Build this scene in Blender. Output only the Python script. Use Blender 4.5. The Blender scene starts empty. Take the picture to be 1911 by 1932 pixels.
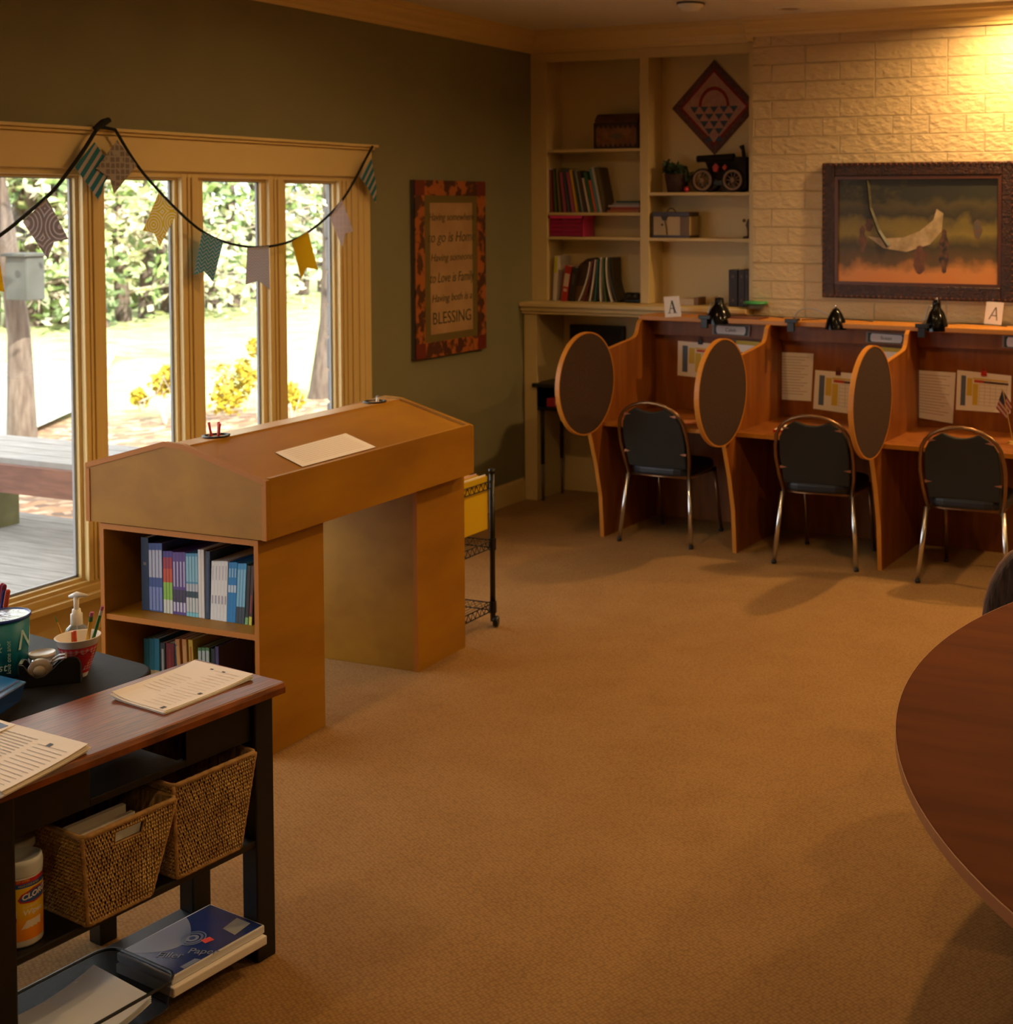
import bpy, math, random
from mathutils import Vector, Matrix
random.seed(7)
SC = bpy.context.scene
COL = SC.collection
PI = math.pi
V = Vector

# ------------------------------------------------------------------ camera
F_PX, CX, CY, YAW, PITCH, CAM_H = 2545.6, 1435.7, 476.7, -.3925, .0352, 2.0
fw = V((math.sin(YAW)*math.cos(PITCH), math.cos(YAW)*math.cos(PITCH), -math.sin(PITCH)))
rt = V((math.cos(YAW), -math.sin(YAW), 0))
up = rt.cross(fw)
CAM = V((0, 0, CAM_H))
cd = bpy.data.cameras.new('camera')
cam = bpy.data.objects.new('camera', cd)
COL.objects.link(cam)
m = Matrix((rt, up, -fw)).transposed().to_4x4()
m.translation = CAM
cam.matrix_world = m
cd.sensor_width = 36
cd.lens = 36*F_PX/1932
cd.shift_x = (955.5-CX)/1932
cd.shift_y = -(966-CY)/1932
cd.clip_start = .05
cd.clip_end = 300
cd.dof.use_dof = True
cd.dof.focus_distance = 3.6
cd.dof.aperture_fstop = 5.6
SC.camera = cam

# ------------------------------------------------------------------ world, sun, exposure
SC.view_settings.view_transform = 'Standard'
SC.view_settings.look = 'None'
SC.view_settings.gamma = 1
SC.view_settings.use_curve_mapping = False
SC.view_settings.exposure = 0.0
w = bpy.data.worlds.new('world')
SC.world = w
w.use_nodes = True
bg = w.node_tree.nodes['Background']
bg.inputs[0].default_value = (.93, .97, 1.0, 1)
bg.inputs[1].default_value = 5.4
sd = bpy.data.lights.new('sun', 'SUN')
sd.energy = 17.0
sd.angle = math.radians(.6)
sd.color = (1, .95, .85)
sun = bpy.data.objects.new('sun', sd)
COL.objects.link(sun)
sun.rotation_euler = V((-.75, .35, -.62)).to_track_quat('-Z', 'Y').to_euler()
LAMP = (1.0, .62, .26)
LAMPS = [(-1.55, 7.50, 42), (.35, 6.9, 42), (-1.3, 4.6, 26), (1.2, 4.0, 22), (-3.4, 5.2, 13), (-1.4, 1.2, 9), (1.4, .8, 8), (-3.6, 1.8, 10)]

# ------------------------------------------------------------------ helpers
def ray(x, y):
    return fw + rt*((x-CX)/F_PX) - up*((y-CY)/F_PX)
def P(x, y, ax, val):
    """the place in the room seen at photo pixel (x, y) on the plane axis=val"""
    d = ray(x, y)
    return CAM + d*((val-CAM[ax])/d[ax])
def PP(x, y, p, n):
    d = ray(x, y)
    return CAM + d*((V(p)-CAM).dot(n)/d.dot(n))

def lin(c):
    if isinstance(c, str):
        c = [int(c[i:i+2], 16)/255 for i in (1, 3, 5)]
        c = [x/12.92 if x <= .04045 else ((x+.055)/1.055)**2.4 for x in c]
    return (c[0], c[1], c[2], 1)

MATS = {}
def mat(name, c, rough=.6, metal=0, c2=None, scale=8, stretch=(1, 1, 1), bump=0, bscale=60, detail=4, spec=.5, emit=None, es=0, lo=.35, hi=.65, coat=0, trans=0, bstretch=None):
    if name in MATS:
        return MATS[name]
    M = bpy.data.materials.new(name)
    M.use_nodes = True
    N, L = M.node_tree.nodes, M.node_tree.links
    b = N['Principled BSDF']
    b.inputs['Roughness'].default_value = rough
    b.inputs['Metallic'].default_value = metal
    b.inputs['Specular IOR Level'].default_value = spec
    b.inputs['Base Color'].default_value = lin(c)
    if coat: b.inputs['Coat Weight'].default_value = coat; b.inputs['Coat Roughness'].default_value = .25
    if trans: b.inputs['Transmission Weight'].default_value = trans
    if c2 is not None or bump:
        tc = N.new('ShaderNodeTexCoord'); mp = N.new('ShaderNodeMapping')
        mp.inputs['Scale'].default_value = stretch
        L.new(tc.outputs['Object'], mp.inputs['Vector'])
    if c2 is not None:
        n = N.new('ShaderNodeTexNoise'); n.inputs['Scale'].default_value = scale; n.inputs['Detail'].default_value = detail
        r = N.new('ShaderNodeValToRGB')
        r.color_ramp.elements[0].position = lo; r.color_ramp.elements[0].color = lin(c)
        r.color_ramp.elements[1].position = hi; r.color_ramp.elements[1].color = lin(c2)
        L.new(mp.outputs[0], n.inputs['Vector']); L.new(n.outputs['Fac'], r.inputs[0]); L.new(r.outputs[0], b.inputs['Base Color'])
    if bump:
        n2 = N.new('ShaderNodeTexNoise'); n2.inputs['Scale'].default_value = bscale; n2.inputs['Detail'].default_value = 3
        bp = N.new('ShaderNodeBump'); bp.inputs['Strength'].default_value = bump; bp.inputs['Distance'].default_value = .01
        L.new(mp.outputs[0], n2.inputs['Vector']); L.new(n2.outputs['Fac'], bp.inputs['Height']); L.new(bp.outputs[0], b.inputs['Normal'])
    if emit is not None:
        b.inputs['Emission Color'].default_value = lin(emit); b.inputs['Emission Strength'].default_value = es
    MATS[name] = M
    return M
_flat = {}
def flat(c, rough=.55):
    k = (c, rough)
    if k not in _flat:
        _flat[k] = mat('paint_%s_%d' % (c.strip('#') if isinstance(c, str) else str(c), int(rough*100)), c, rough)
    return _flat[k]

MW = {}
def setp(o, label=None, cat=None, group=None, kind=None):
    if label: o['label'] = label
    if cat: o['category'] = cat
    if group: o['group'] = group
    if kind: o['kind'] = kind
    return o
def thing(name, label, cat, loc=(0, 0, 0), rotz=0, group=None, kind=None, matrix=None):
    o = bpy.data.objects.new(name, None)
    COL.objects.link(o)
    o.empty_display_size = .1
    M = matrix if matrix is not None else Matrix.Translation(V(loc)) @ Matrix.Rotation(rotz, 4, 'Z')
    o.matrix_world = M
    MW[o.name] = M.copy()
    return setp(o, label, cat, group, kind)

class B:
    def __init__(s): s.v = []; s.f = []; s.mi = []; s.m = 0; s.sm = []; s.smooth = False
    def add(s, vs, fs):
        k = len(s.v); s.v += [V(p) for p in vs]
        for f in fs: s.f.append([k+i for i in f]); s.mi.append(s.m); s.sm.append(s.smooth)
        return s
    def box(s, a, b):
        x0, y0, z0 = (min(a[i], b[i]) for i in range(3)); x1, y1, z1 = (max(a[i], b[i]) for i in range(3))
        return s.add([(x0,y0,z0),(x1,y0,z0),(x1,y1,z0),(x0,y1,z0),(x0,y0,z1),(x1,y0,z1),(x1,y1,z1),(x0,y1,z1)],
                     [(0,3,2,1),(4,5,6,7),(0,1,5,4),(1,2,6,5),(2,3,7,6),(3,0,4,7)])
    def obox(s, c, sz, R):
        c = V(c); h = [q/2 for q in sz]
        vs = [c + R @ V((sx*h[0], sy*h[1], sz_*h[2])) for sz_ in (-1, 1) for sx, sy in ((-1,-1),(1,-1),(1,1),(-1,1))]
        return s.add(vs, [(0,3,2,1),(4,5,6,7),(0,1,5,4),(1,2,6,5),(2,3,7,6),(3,0,4,7)])
    def prism(s, poly, vec):
        n = len(poly); vec = V(vec); poly = [V(p) for p in poly]
        fs = [tuple(range(n))[::-1], tuple(range(n, 2*n))] + [(i, (i+1) % n, n+(i+1) % n, n+i) for i in range(n)]
        return s.add(poly + [p+vec for p in poly], fs)
    def poly(s, pts): return s.add(pts, [tuple(range(len(pts)))])
    def tube(s, pts, r, n=8, closed=False, caps=True):
        pts = [V(p) for p in pts]; k = len(pts); rr = r if isinstance(r, (list, tuple)) else [r]*k
        vs = []; prev = None
        for i, p in enumerate(pts):
            if closed: t = pts[(i+1) % k]-pts[i-1]
            else: t = pts[min(i+1, k-1)]-pts[max(i-1, 0)]
            t = t.normalized() if t.length > 1e-9 else V((0, 0, 1))
            if prev is None:
                a = V((0, 0, 1)) if abs(t.z) < .9 else V((1, 0, 0))
                u = t.cross(a).normalized()
            else:
                u = (prev - t*prev.dot(t)); u = u.normalized() if u.length > 1e-6 else t.orthogonal().normalized()
            prev = u; w_ = t.cross(u)
            vs += [p + (u*math.cos(2*PI*j/n)+w_*math.sin(2*PI*j/n))*rr[i] for j in range(n)]
        fs = []
        for i in range(k if closed else k-1):
            a, b = i*n, ((i+1) % k)*n
            fs += [(a+j, a+(j+1) % n, b+(j+1) % n, b+j) for j in range(n)]
        if caps and not closed: fs += [tuple(range(n))[::-1], tuple(range((k-1)*n, k*n))]
        return s.add(vs, fs)
    def lathe(s, prof, c=(0, 0, 0), n=24, axis=(0, 0, 1), a0=0, a1=2*PI):
        c = V(c); R = V((0, 0, 1)).rotation_difference(V(axis)).to_matrix()
        full = abs(a1-a0-2*PI) < 1e-6; m_ = n if full else n+1
        vs = [c + R @ V((r*math.cos(a0+(a1-a0)*j/n), r*math.sin(a0+(a1-a0)*j/n), z)) for r, z in prof for j in range(m_)]
        fs = [(i*m_+j, i*m_+(j+1) % m_, (i+1)*m_+(j+1) % m_, (i+1)*m_+j) for i in range(len(prof)-1) for j in range(n)]
        return s.add(vs, fs)
    def disc(s, c, r, n=24, axis=(0, 0, 1)):
        c = V(c); R = V((0, 0, 1)).rotation_difference(V(axis)).to_matrix()
        return s.add([c + R @ V((r*math.cos(2*PI*j/n), r*math.sin(2*PI*j/n), 0)) for j in range(n)], [tuple(range(n))])
    def sphere(s, c, r, n=12, k=8, sc=(1, 1, 1)):
        c = V(c); vs = [c+V((0, 0, r*sc[2]))]
        for i in range(1, k):
            a = PI*i/k
            vs += [c+V((r*sc[0]*math.sin(a)*math.cos(2*PI*j/n), r*sc[1]*math.sin(a)*math.sin(2*PI*j/n), r*sc[2]*math.cos(a))) for j in range(n)]
        vs.append(c-V((0, 0, r*sc[2])))
        fs = [(0, 1+j, 1+(j+1) % n) for j in range(n)]
        for i in range(k-2):
            a = 1+i*n; fs += [(a+j, a+n+j, a+n+(j+1) % n, a+(j+1) % n) for j in range(n)]
        a = 1+(k-2)*n; fs += [(a+j, len(vs)-1, a+(j+1) % n) for j in range(n)]
        return s.add(vs, fs)
    def xf(s, M, start=0):
        for i in range(start, len(s.v)): s.v[i] = M @ s.v[i]
        return s
    def build(s, name, mats, parent=None, world=False, bevel=0, seg=2, label=None, cat=None, group=None, kind=None, smooth=None, origin=None):
        mats = mats if isinstance(mats, (list, tuple)) else [mats]
        vs = s.v
        loc = V((0, 0, 0))
        if parent is not None:
            if world:
                inv = MW[parent.name].inverted(); vs = [inv @ p for p in vs]
        else:
            xs = [p.x for p in vs]; ys = [p.y for p in vs]; zs = [p.z for p in vs]
            loc = V(origin) if origin is not None else V(((min(xs)+max(xs))/2, (min(ys)+max(ys))/2, min(zs)))
            vs = [p-loc for p in vs]
        me = bpy.data.meshes.new(name)
        me.from_pydata([tuple(p) for p in vs], [], s.f)
        for mm in mats: me.materials.append(mm)
        for i, p in enumerate(me.polygons):
            p.material_index = s.mi[i]
            p.use_smooth = s.sm[i] if smooth is None else smooth
        me.update()
        o = bpy.data.objects.new(name, me)
        COL.objects.link(o)
        o.location = loc
        if parent is not None:
            o.parent = parent
            MW[o.name] = MW[parent.name]
        else:
            MW[o.name] = Matrix.Translation(loc)
        if bevel:
            bv = o.modifiers.new('bevel', 'BEVEL'); bv.width = bevel; bv.segments = seg; bv.limit_method = 'ANGLE'; bv.angle_limit = math.radians(40)
        return setp(o, label, cat, group, kind)

def text(body, size, name, mt, parent, at, xd, yd, shear=0, ext=.0004, off=0, bold=0, sx=1, align='CENTER'):
    """letters standing on the plane spanned by xd, yd at world point at"""
    cu = bpy.data.curves.new('letters', 'FONT')
    cu.body = body; cu.size = size; cu.align_x = align; cu.align_y = 'CENTER'; cu.shear = shear; cu.extrude = ext; cu.offset = bold; cu.resolution_u = 4
    ob = bpy.data.objects.new('letters', cu); COL.objects.link(ob)
    dg = bpy.context.evaluated_depsgraph_get()
    me = bpy.data.meshes.new_from_object(ob.evaluated_get(dg))
    bpy.data.objects.remove(ob); bpy.data.curves.remove(cu)
    xd, yd = V(xd).normalized(), V(yd).normalized(); zd = xd.cross(yd)
    R = Matrix((xd, yd, zd)).transposed()
    b = B(); at = V(at)
    b.add([at + R @ V((p.co.x*sx, p.co.y, p.co.z)) + zd*off for p in me.vertices], [tuple(p.vertices) for p in me.polygons])
    bpy.data.meshes.remove(me)
    return b.build(name, mt, parent, world=True)

def dup(root, M, label=None, group=None):
    """copy a thing with copies of its parts and their parts"""
    r = root.copy(); COL.objects.link(r); r.matrix_world = M; MW[r.name] = M.copy()
    if label: r['label'] = label
    if group: r['group'] = group
    def kids(src, dst):
        for ch in list(src.children):
            c_ = ch.copy(); COL.objects.link(c_); c_.parent = dst; MW[c_.name] = MW[dst.name]
            kids(ch, c_)
    kids(root, r)
    return r
def bez(p0, p1, p2, n=12):
    p0, p1, p2 = V(p0), V(p1), V(p2)
    return [p0*(1-t)**2+p1*2*t*(1-t)+p2*t*t for t in [i/n for i in range(n+1)]]
ORD = ['first', 'second', 'third', 'fourth', 'fifth', 'sixth', 'seventh', 'eighth', 'ninth', 'tenth']

# ------------------------------------------------------------------ materials
TRIM = mat('cream_trim_paint', '#d8bd80', .42)
SHELF = mat('cream_shelf_paint', '#cfb882', .5)
WALLM = mat('olive_wall_paint', '#807a58', .75, c2='#7c7655', scale=3, bump=.08, bscale=160)
CEILM = mat('ceiling_paint', '#dcd6cc', .85, bump=.05, bscale=90)
PLY = mat('maple_plywood', '#a97718', .5, c2='#8f5f10', scale=2.2, stretch=(2, 1.0, 3.0), detail=7, lo=.3, hi=.75, spec=.3)
PLYE = mat('plywood_edge', '#b06c20', .5, spec=.3)
OAKC = mat('carrel_oak', '#90541c', .45, c2='#783f10', scale=3, stretch=(5, 5, .7), detail=5, spec=.35)
OAKE = mat('carrel_edge', '#bc7a26', .45)
FELT = mat('brown_felt', '#3f2718', .95, c2='#352013', scale=60)
BLACKW = mat('black_painted_wood', '#121110', .42, c2='#0c0c0c', scale=30)
OAKTOP = mat('oak_veneer_top', '#985018', .34, c2='#5c2e0c', scale=7, stretch=(1.2, 26, 1), detail=5, lo=.35, hi=.62, coat=.12)
CHROME = mat('chrome', '#e4e4e4', .26, metal=1)
BRONZE = mat('bronze_tube', '#8a6a4c', .3, metal=.85)
BLACKM = mat('black_metal', '#0d0e0d', .35)
BLACKP = mat('black_plastic', '#151515', .4)
GLOSSB = mat('glossy_black_enamel', '#040404', .14, spec=.3)
SEATF = mat('navy_vinyl', '#151a22', .5)
BACKF = mat('charcoal_vinyl', '#282722', .65, spec=.3)
PAPER = mat('paper', '#efe6dc', .8)
PAPER2 = mat('copy_paper', '#e6dfda', .8)
INK = flat('#3a3632', .8)
GREY = flat('#8f8a86', .8)
WICK = mat('seagrass', '#c9a868', .75, c2='#a58048', scale=22, detail=3)
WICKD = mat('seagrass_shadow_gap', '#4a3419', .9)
WHITEP = mat('white_plastic', '#e9e6e0', .35)
RED = flat('#b3202a', .45)
# ================================================================== ROOM SHELL
WX = -4.98; CZ = 3.17; BY = 7.86
def struct(b, name, m_, **k):
    return b.build(name, m_, kind='structure', **k)

# carpet: looped pile in small offset dots
cp = mat('berber_carpet', '#9c784a', .95, c2='#967245', scale=5, detail=8)
N, L = cp.node_tree.nodes, cp.node_tree.links
bs = N['Principled BSDF']; bs.inputs['Specular IOR Level'].default_value = .15
tc = N.new('ShaderNodeTexCoord'); mp = N.new('ShaderNodeMapping'); mp.inputs['Rotation'].default_value = (0, 0, .5)
vo = N.new('ShaderNodeTexVoronoi'); vo.inputs['Scale'].default_value = 92; vo.inputs['Randomness'].default_value = .45
vr = N.new('ShaderNodeValToRGB'); vr.color_ramp.elements[0].position = .25; vr.color_ramp.elements[1].position = .7
vr.color_ramp.elements[0].color = (1, 1, 1, 1); vr.color_ramp.elements[1].color = (.42, .38, .34, 1)
mx = N.new('ShaderNodeMix'); mx.data_type = 'RGBA'; mx.blend_type = 'MULTIPLY'; mx.inputs[0].default_value = .5
old = bs.inputs['Base Color'].links[0].from_socket
L.new(tc.outputs['Object'], mp.inputs[0]); L.new(mp.outputs[0], vo.inputs['Vector']); L.new(vo.outputs['Distance'], vr.inputs[0])
L.new(old, mx.inputs[6]); L.new(vr.outputs[0], mx.inputs[7]); L.new(mx.outputs[2], bs.inputs['Base Color'])
bp = N.new('ShaderNodeBump'); bp.inputs['Strength'].default_value = .3; bp.inputs['Distance'].default_value = .004; bp.invert = True
L.new(vo.outputs['Distance'], bp.inputs['Height']); L.new(bp.outputs[0], bs.inputs['Normal'])
struct(B().box((-5.0, -2.6, -.12), (4.1, 8.3, 0)), 'floor', cp)
struct(B().box((-5.13, -2.6, CZ), (4.1, 8.45, CZ+.15)), 'ceiling', CEILM)
struct(B().box((4.0, -2.6, 0), (4.15, 8.3, CZ)), 'wall_right', WALLM)
struct(B().box((-5.13, -2.75, 0), (4.15, -2.6, CZ)), 'wall_front', WALLM)
YW0, YW1 = .30, 6.17
b = B()
b.box((-5.13, YW0, 2.15), (WX, YW1, CZ)).box((-5.13, YW1, 0), (WX, 8.3, CZ)).box((-5.13, -2.6, 0), (WX, YW0, CZ))
struct(b, 'wall_left', WALLM)
struct(B().box((-5.13, YW0, -.1), (WX+.002, YW1, .33)), 'trim_1', TRIM)

# brick: split-face blocks painted cream
zt, zb = P(1800, 70.9, 1, BY).z, P(1800, 287.4, 1, BY).z
RH = (zt-zb)/6; BWD = P(1858, 130, 1, BY).x-P(1718, 130, 1, BY).x; xj = P(1858, 130, 1, BY).x
bk = mat('painted_split_brick', '#cdb489', .62)
N, L = bk.node_tree.nodes, bk.node_tree.links; bs = N['Principled BSDF']
tc = N.new('ShaderNodeTexCoord'); sp = N.new('ShaderNodeSeparateXYZ'); cb = N.new('ShaderNodeCombineXYZ')
L.new(tc.outputs['Object'], sp.inputs[0])
def madd(sock, off, mul):
    a = N.new('ShaderNodeMath'); a.operation = 'MULTIPLY_ADD'; a.inputs[1].default_value = mul; a.inputs[2].default_value = off
    L.new(sock, a.inputs[0]); return a.outputs[0]
ORGX, ORGZ = -3.3, 0
L.new(madd(sp.outputs[0], -(xj-ORGX)+40*BWD, 1), cb.inputs[0]); L.new(madd(sp.outputs[2], -(zt-ORGZ)+41*RH, 1), cb.inputs[1])
br = N.new('ShaderNodeTexBrick'); br.offset = .5; br.squash = .5; br.squash_frequency = 3
br.inputs['Scale'].default_value = 1; br.inputs['Brick Width'].default_value = BWD; br.inputs['Row Height'].default_value = RH
br.inputs['Mortar Size'].default_value = .005; br.inputs['Mortar Smooth'].default_value = .6
L.new(cb.outputs[0], br.inputs['Vector'])
ns = N.new('ShaderNodeTexNoise'); ns.inputs['Scale'].default_value = 26; ns.inputs['Detail'].default_value = 5
mp = N.new('ShaderNodeMapping'); mp.inputs['Scale'].default_value = (.8, 1, 1.4); mp.inputs['Rotation'].default_value = (0, .6, 0)
L.new(tc.outputs['Object'], mp.inputs[0]); L.new(mp.outputs[0], ns.inputs['Vector'])
iv = N.new('ShaderNodeMath'); iv.operation = 'SUBTRACT'; iv.inputs[0].default_value = 1; L.new(br.outputs['Fac'], iv.inputs[1])
ml = N.new('ShaderNodeMath'); ml.operation = 'MULTIPLY_ADD'; L.new(ns.outputs['Fac'], ml.inputs[0]); L.new(iv.outputs[0], ml.inputs[1]); L.new(iv.outputs[0], ml.inputs[2])
bp = N.new('ShaderNodeBump'); bp.inputs['Strength'].default_value = 1; bp.inputs['Distance'].default_value = .012
L.new(ml.outputs[0], bp.inputs['Height']); L.new(bp.outputs[0], bs.inputs['Normal'])
b = B().box((-3.31, BY, 0), (4.0, BY+.45, CZ))
struct(b, 'wall_back', bk, origin=(ORGX, BY, ORGZ))
struct(B().box((-5.13, 8.26, 0), (-3.3, 8.4, CZ)), 'wall_alcove', SHELF)

# ---------------------------------------------------------------- window wall trim
G = -5.012   # glass plane
edges = []   # (glass start Y, glass end Y)
def yat(x, X=-5.0): return P(x, 370, 0, X).y
mull = [(2.80, 2.93), (yat(156, -4.972), yat(187, -4.972)), (yat(343, -4.972), yat(374.6, -4.972)), (yat(508, -4.972), yat(535, -4.972)), (yat(640.5, -4.972), yat(674.5, -4.972))]
gl = [(.42, 1.38), (1.62, 2.73), (2.98, yat(141)), (yat(197), yat(329)), (yat(383), yat(492.6)), (yat(539), yat(629))]
mull.insert(0, (1.45, 1.55))
zg0, zg1 = .367, 2.118
spans = [(YW0, mull[0][0])]+[(mull[i][1], mull[i+1][0]) for i in range(5)]
glassm = mat('window_glass', '#ffffff', 0)
N, L = glassm.node_tree.nodes, glassm.node_tree.links
for n_ in list(N):
    if n_.type != 'OUTPUT_MATERIAL': N.remove(n_)
tr = N.new('ShaderNodeBsdfTransparent'); gs = N.new('ShaderNodeBsdfGlossy'); gs.inputs['Roughness'].default_value = .02
ms = N.new('ShaderNodeMixShader'); ms.inputs[0].default_value = .05
L.new(tr.outputs[0], ms.inputs[1]); L.new(gs.outputs[0], ms.inputs[2])
L.new(ms.outputs[0], [n_ for n_ in N if n_.type == 'OUTPUT_MATERIAL'][0].inputs[0])
for i, ((s0, s1), (g0, g1)) in enumerate(zip(spans, gl)):
    t = thing('window_%d' % (i+1), None, None, (-5.03, (s0+s1)/2, .33), kind='structure')
    b = B()
    b.box((-5.02, s0-.02, .345), (-5.0, g0, 2.15)).box((-5.02, g1, .345), (-5.0, s1+.02, 2.15))
    b.box((-5.02, g0, .345), (-5.0, g1, zg0)).box((-5.02, g0, zg1), (-5.0, g1, 2.15))
    OFR = mat('grey_outer_frame', '#8d9296', .5); q_ = .011
    B().box((-5.032, g0-.01, .35), (-5.02, g0+q_*.3, 2.14)).box((-5.032, g1-q_, .35), (-5.02, g1+.01, 2.14)).box((-5.032, g0, .35), (-5.02, g1, zg0+q_)).box((-5.032, g0, zg1-q_*.4), (-5.02, g1, 2.14)).build('outer_frame', OFR, t, world=True)
    b.build('sash', TRIM, t, world=True, bevel=.003)
    B().box((G-.002, g0-.01, zg0-.01), (G+.002, g1+.01, zg1+.01)).build('glass_pane', glassm, t, world=True)
k = 2
for i, (a, c) in enumerate(mull):
    b = B(); wv = c-a
    b.box((-5.022, a, .33), (-4.986, c, 2.15))
    last = i == 5
    ridges = [(0, .30), (.36, .52), (.62, 1)] if not last else [(0, .13), (.19, .35), (.41, .63), (.7, 1)]
    for r0, r1 in ridges: b.box((-4.99, a+wv*r0, .345), (-4.972, a+wv*r1, 2.15))
    struct(b, 'trim_%d' % k, TRIM, bevel=.003); k += 1
yc1 = P(700, 420, 0, -4.958).y
b = B().box((-5.0, mull[5][1], .30), (-4.962, yc1, 2.157))
b.box((-4.965, mull[5][1]+.035, .30), (-4.956, yc1-.012, 2.157))
struct(b, 'trim_15', TRIM, bevel=.003)
b = B().box((-5.07, YW0, 2.13), (-4.975, YW1, 2.16)).box((-5.0, YW0-.1, 2.157), (-4.955, yc1+.01, 2.31))
b.box((-5.0, YW0-.1, 2.31), (-4.94, yc1+.02, 2.325)).box((-5.0, YW0-.1, 2.325), (-4.925, yc1+.035, 2.34))
struct(b, 'trim_9', TRIM, bevel=.004)
b = B().box((-5.10, YW0, .325), (-4.978, YW1, .35)).box((-4.99, YW0-.1, .30), (-4.965, yc1, .332)).box((-4.99, YW0-.1, .272), (-4.935, yc1+.01, .302))
struct(b, 'trim_10', TRIM, bevel=.004)

# ---------------------------------------------------------------- crown and base mouldings
prof = [(0, 0), (.018, 0), (.022, .02), (.035, .03), (.045, .055), (.075, .085), (.085, .105), (.10, .11), (.104, .14), (0, .14)]
b = B().prism([(WX+p, -2.6, CZ-.14+q) for p, q in prof], (0, 10.53, 0))
struct(b, 'trim_11', TRIM)
FY = 7.925
b = B().prism([(WX, FY-p, CZ-.14+q) for p, q in prof], (1.68, 0, 0))
struct(b, 'trim_12', TRIM)
b = B().prism([(-3.34, BY-p*1.15, CZ-.115+q*.82) for p, q in prof], (7.34, 0, 0)).box((-3.345, BY-.02, CZ-.14), (-3.30, FY, CZ))
struct(b, 'trim_13', TRIM)
b = B().box((WX, yc1+.4, 0), (WX+.018, 7.80, .135)).box((WX, yc1+.4, .135), (WX+.010, 7.80, .15))
b.box((WX, YW0-2, 0), (WX+.018, yc1+.4, .135))
struct(b, 'baseboard_left', TRIM, bevel=.003)

# ---------------------------------------------------------------- built-in bookcase
t = thing('built_in_bookcase', 'cream built-in bookcase with two open bays of shelves in the far corner', 'bookcase', (-4.14, 8.1, 1.345))
z0, z1 = 1.35, CZ-.14
b = B().box((WX, FY, z0), (-4.855, FY+.03, 2.967)).box((-4.145, FY, z0), (-4.082, FY+.03, 2.967)).box((-3.364, FY, z0), (-3.305, FY+.03, 2.967))
b.box((WX, FY, 2.967), (-3.305, FY+.029, z1))
b.build('face_frame', SHELF, t, world=True, bevel=.002)
BK = 8.135
b = B().box((WX, BK, z0), (-3.305, BK+.02, z1)); b.build('back_panel', SHELF, t, world=True)
for a, c in ((WX, -4.858), (-4.142, -4.085), (-3.361, -3.305)):
    B().box((a, FY+.03, z0), (c, BK, z1)).build('side_panel', SHELF, t, world=True)
for a, c, zz in ((-4.855, -4.145, 2.376), (-4.855, -4.145, 1.951), (-4.855, -4.145, 1.787), (-4.082, -3.364, 2.083), (-4.082, -3.364, 1.785)):
    B().box((a, FY+.004, zz-.02), (c, BK, zz)).build('shelf', SHELF, t, world=True, bevel=.002)
t = thing('base_cabinet', 'cream base cabinet with an open knee space and thick ledge below the bookcase', 'cabinet', (-4.14, 8.0, 0))
b = B().box((WX+.002, 7.755, 1.318), (-3.312, 8.25, 1.348)).box((WX, 7.775, 1.288), (-3.31, 8.2, 1.318)).box((WX, 7.79, 1.268), (-3.31, 8.2, 1.288))
b.build('ledge', SHELF, t, world=True, bevel=.006)
B().box((-4.972, 7.81, 0), (-4.872, 7.86, 1.27)).build('post', SHELF, t, world=True, bevel=.003)
b = B().box((WX, 7.86, 0), (-4.885, 8.22, 1.27)).box((WX, 8.19, 0), (-3.31, 8.22, 1.27)).box((-3.4, 7.83, 0), (-3.31, 8.2, 1.27))
b.build('carcass', SHELF, t, world=True)

# ---------------------------------------------------------------- ceiling fittings and lamps
can = mat('can_reflector', '#d9cdb8', .3, metal=.3)
bulb = mat('lit_lamp_lens', '#ffffff', .5, emit=(1, .72, .36), es=22)
dead = mat('unlit_lamp_lens', '#8c857a', .4)
def downlight(x, y, pw, lit=True, lb=None):
    t = thing('recessed_downlight', None, 'ceiling light', (x, y, CZ), group='recessed ceiling lights')
    t['label'] = 'lit recessed ceiling light washing the top of the painted brick wall' if lit and y > 7 and x < 0 else ('unlit recessed ceiling light over the middle study carrel' if not lit else 'recessed ceiling light in the open part of the room ceiling')
    if lb: t['label'] = lb
    B().lathe([(.072, 0), (.098, 0), (.098, -.007), (.07, -.010), (.072, 0)], (0, 0, 0), 28).build('trim_ring', WHITEP, t, smooth=True)
    rf = B().lathe([(.072, -.008), (.055, -.003), (.05, .0)], (0, 0, 0), 28).build('reflector', can, t, smooth=True)
    B().lathe([(.0, -.004), (.052, -.004)], (0, 0, 0), 24).build('lens', bulb if lit else dead, rf)
    if lit:
        ld = bpy.data.lights.new('downlight', 'AREA'); ld.shape = 'DISK'; ld.size = .10; ld.energy = pw; ld.color = LAMP; ld.spread = math.radians(165)
        lo = bpy.data.objects.new('downlight_beam', ld); COL.objects.link(lo); lo.location = (x, y, CZ-.016)
LNAME = ['lit recessed ceiling light washing the top of the painted brick wall', 'recessed ceiling light near the back wall, right of the view', 'recessed ceiling light over the open carpet in the middle of the room', 'recessed ceiling light over the large oval table', 'small recessed ceiling light above the plywood station', 'recessed ceiling light above the camera side of the carpet', 'recessed ceiling light in the near right corner of the room', 'recessed ceiling light above the black desk']
for (x, y, pw), lb in zip(LAMPS, LNAME): downlight(x, y, pw, True, lb)
downlight(-2.925, 7.513, 0, False)
t = thing('smoke_detector', 'round white smoke detector on the ceiling at the top edge of the view', 'smoke detector', (-3.38, 7.10, CZ))
B().lathe([(0, -.045), (.05, -.045), (.062, -.03), (.075, -.02), (.078, 0)], n=28).build('housing', WHITEP, t, smooth=True)
B().lathe([(.079, -.012), (.081, -.012), (.081, 0), (.079, 0)], n=28).build('base_ring', flat('#5c5a58'), t)

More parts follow.
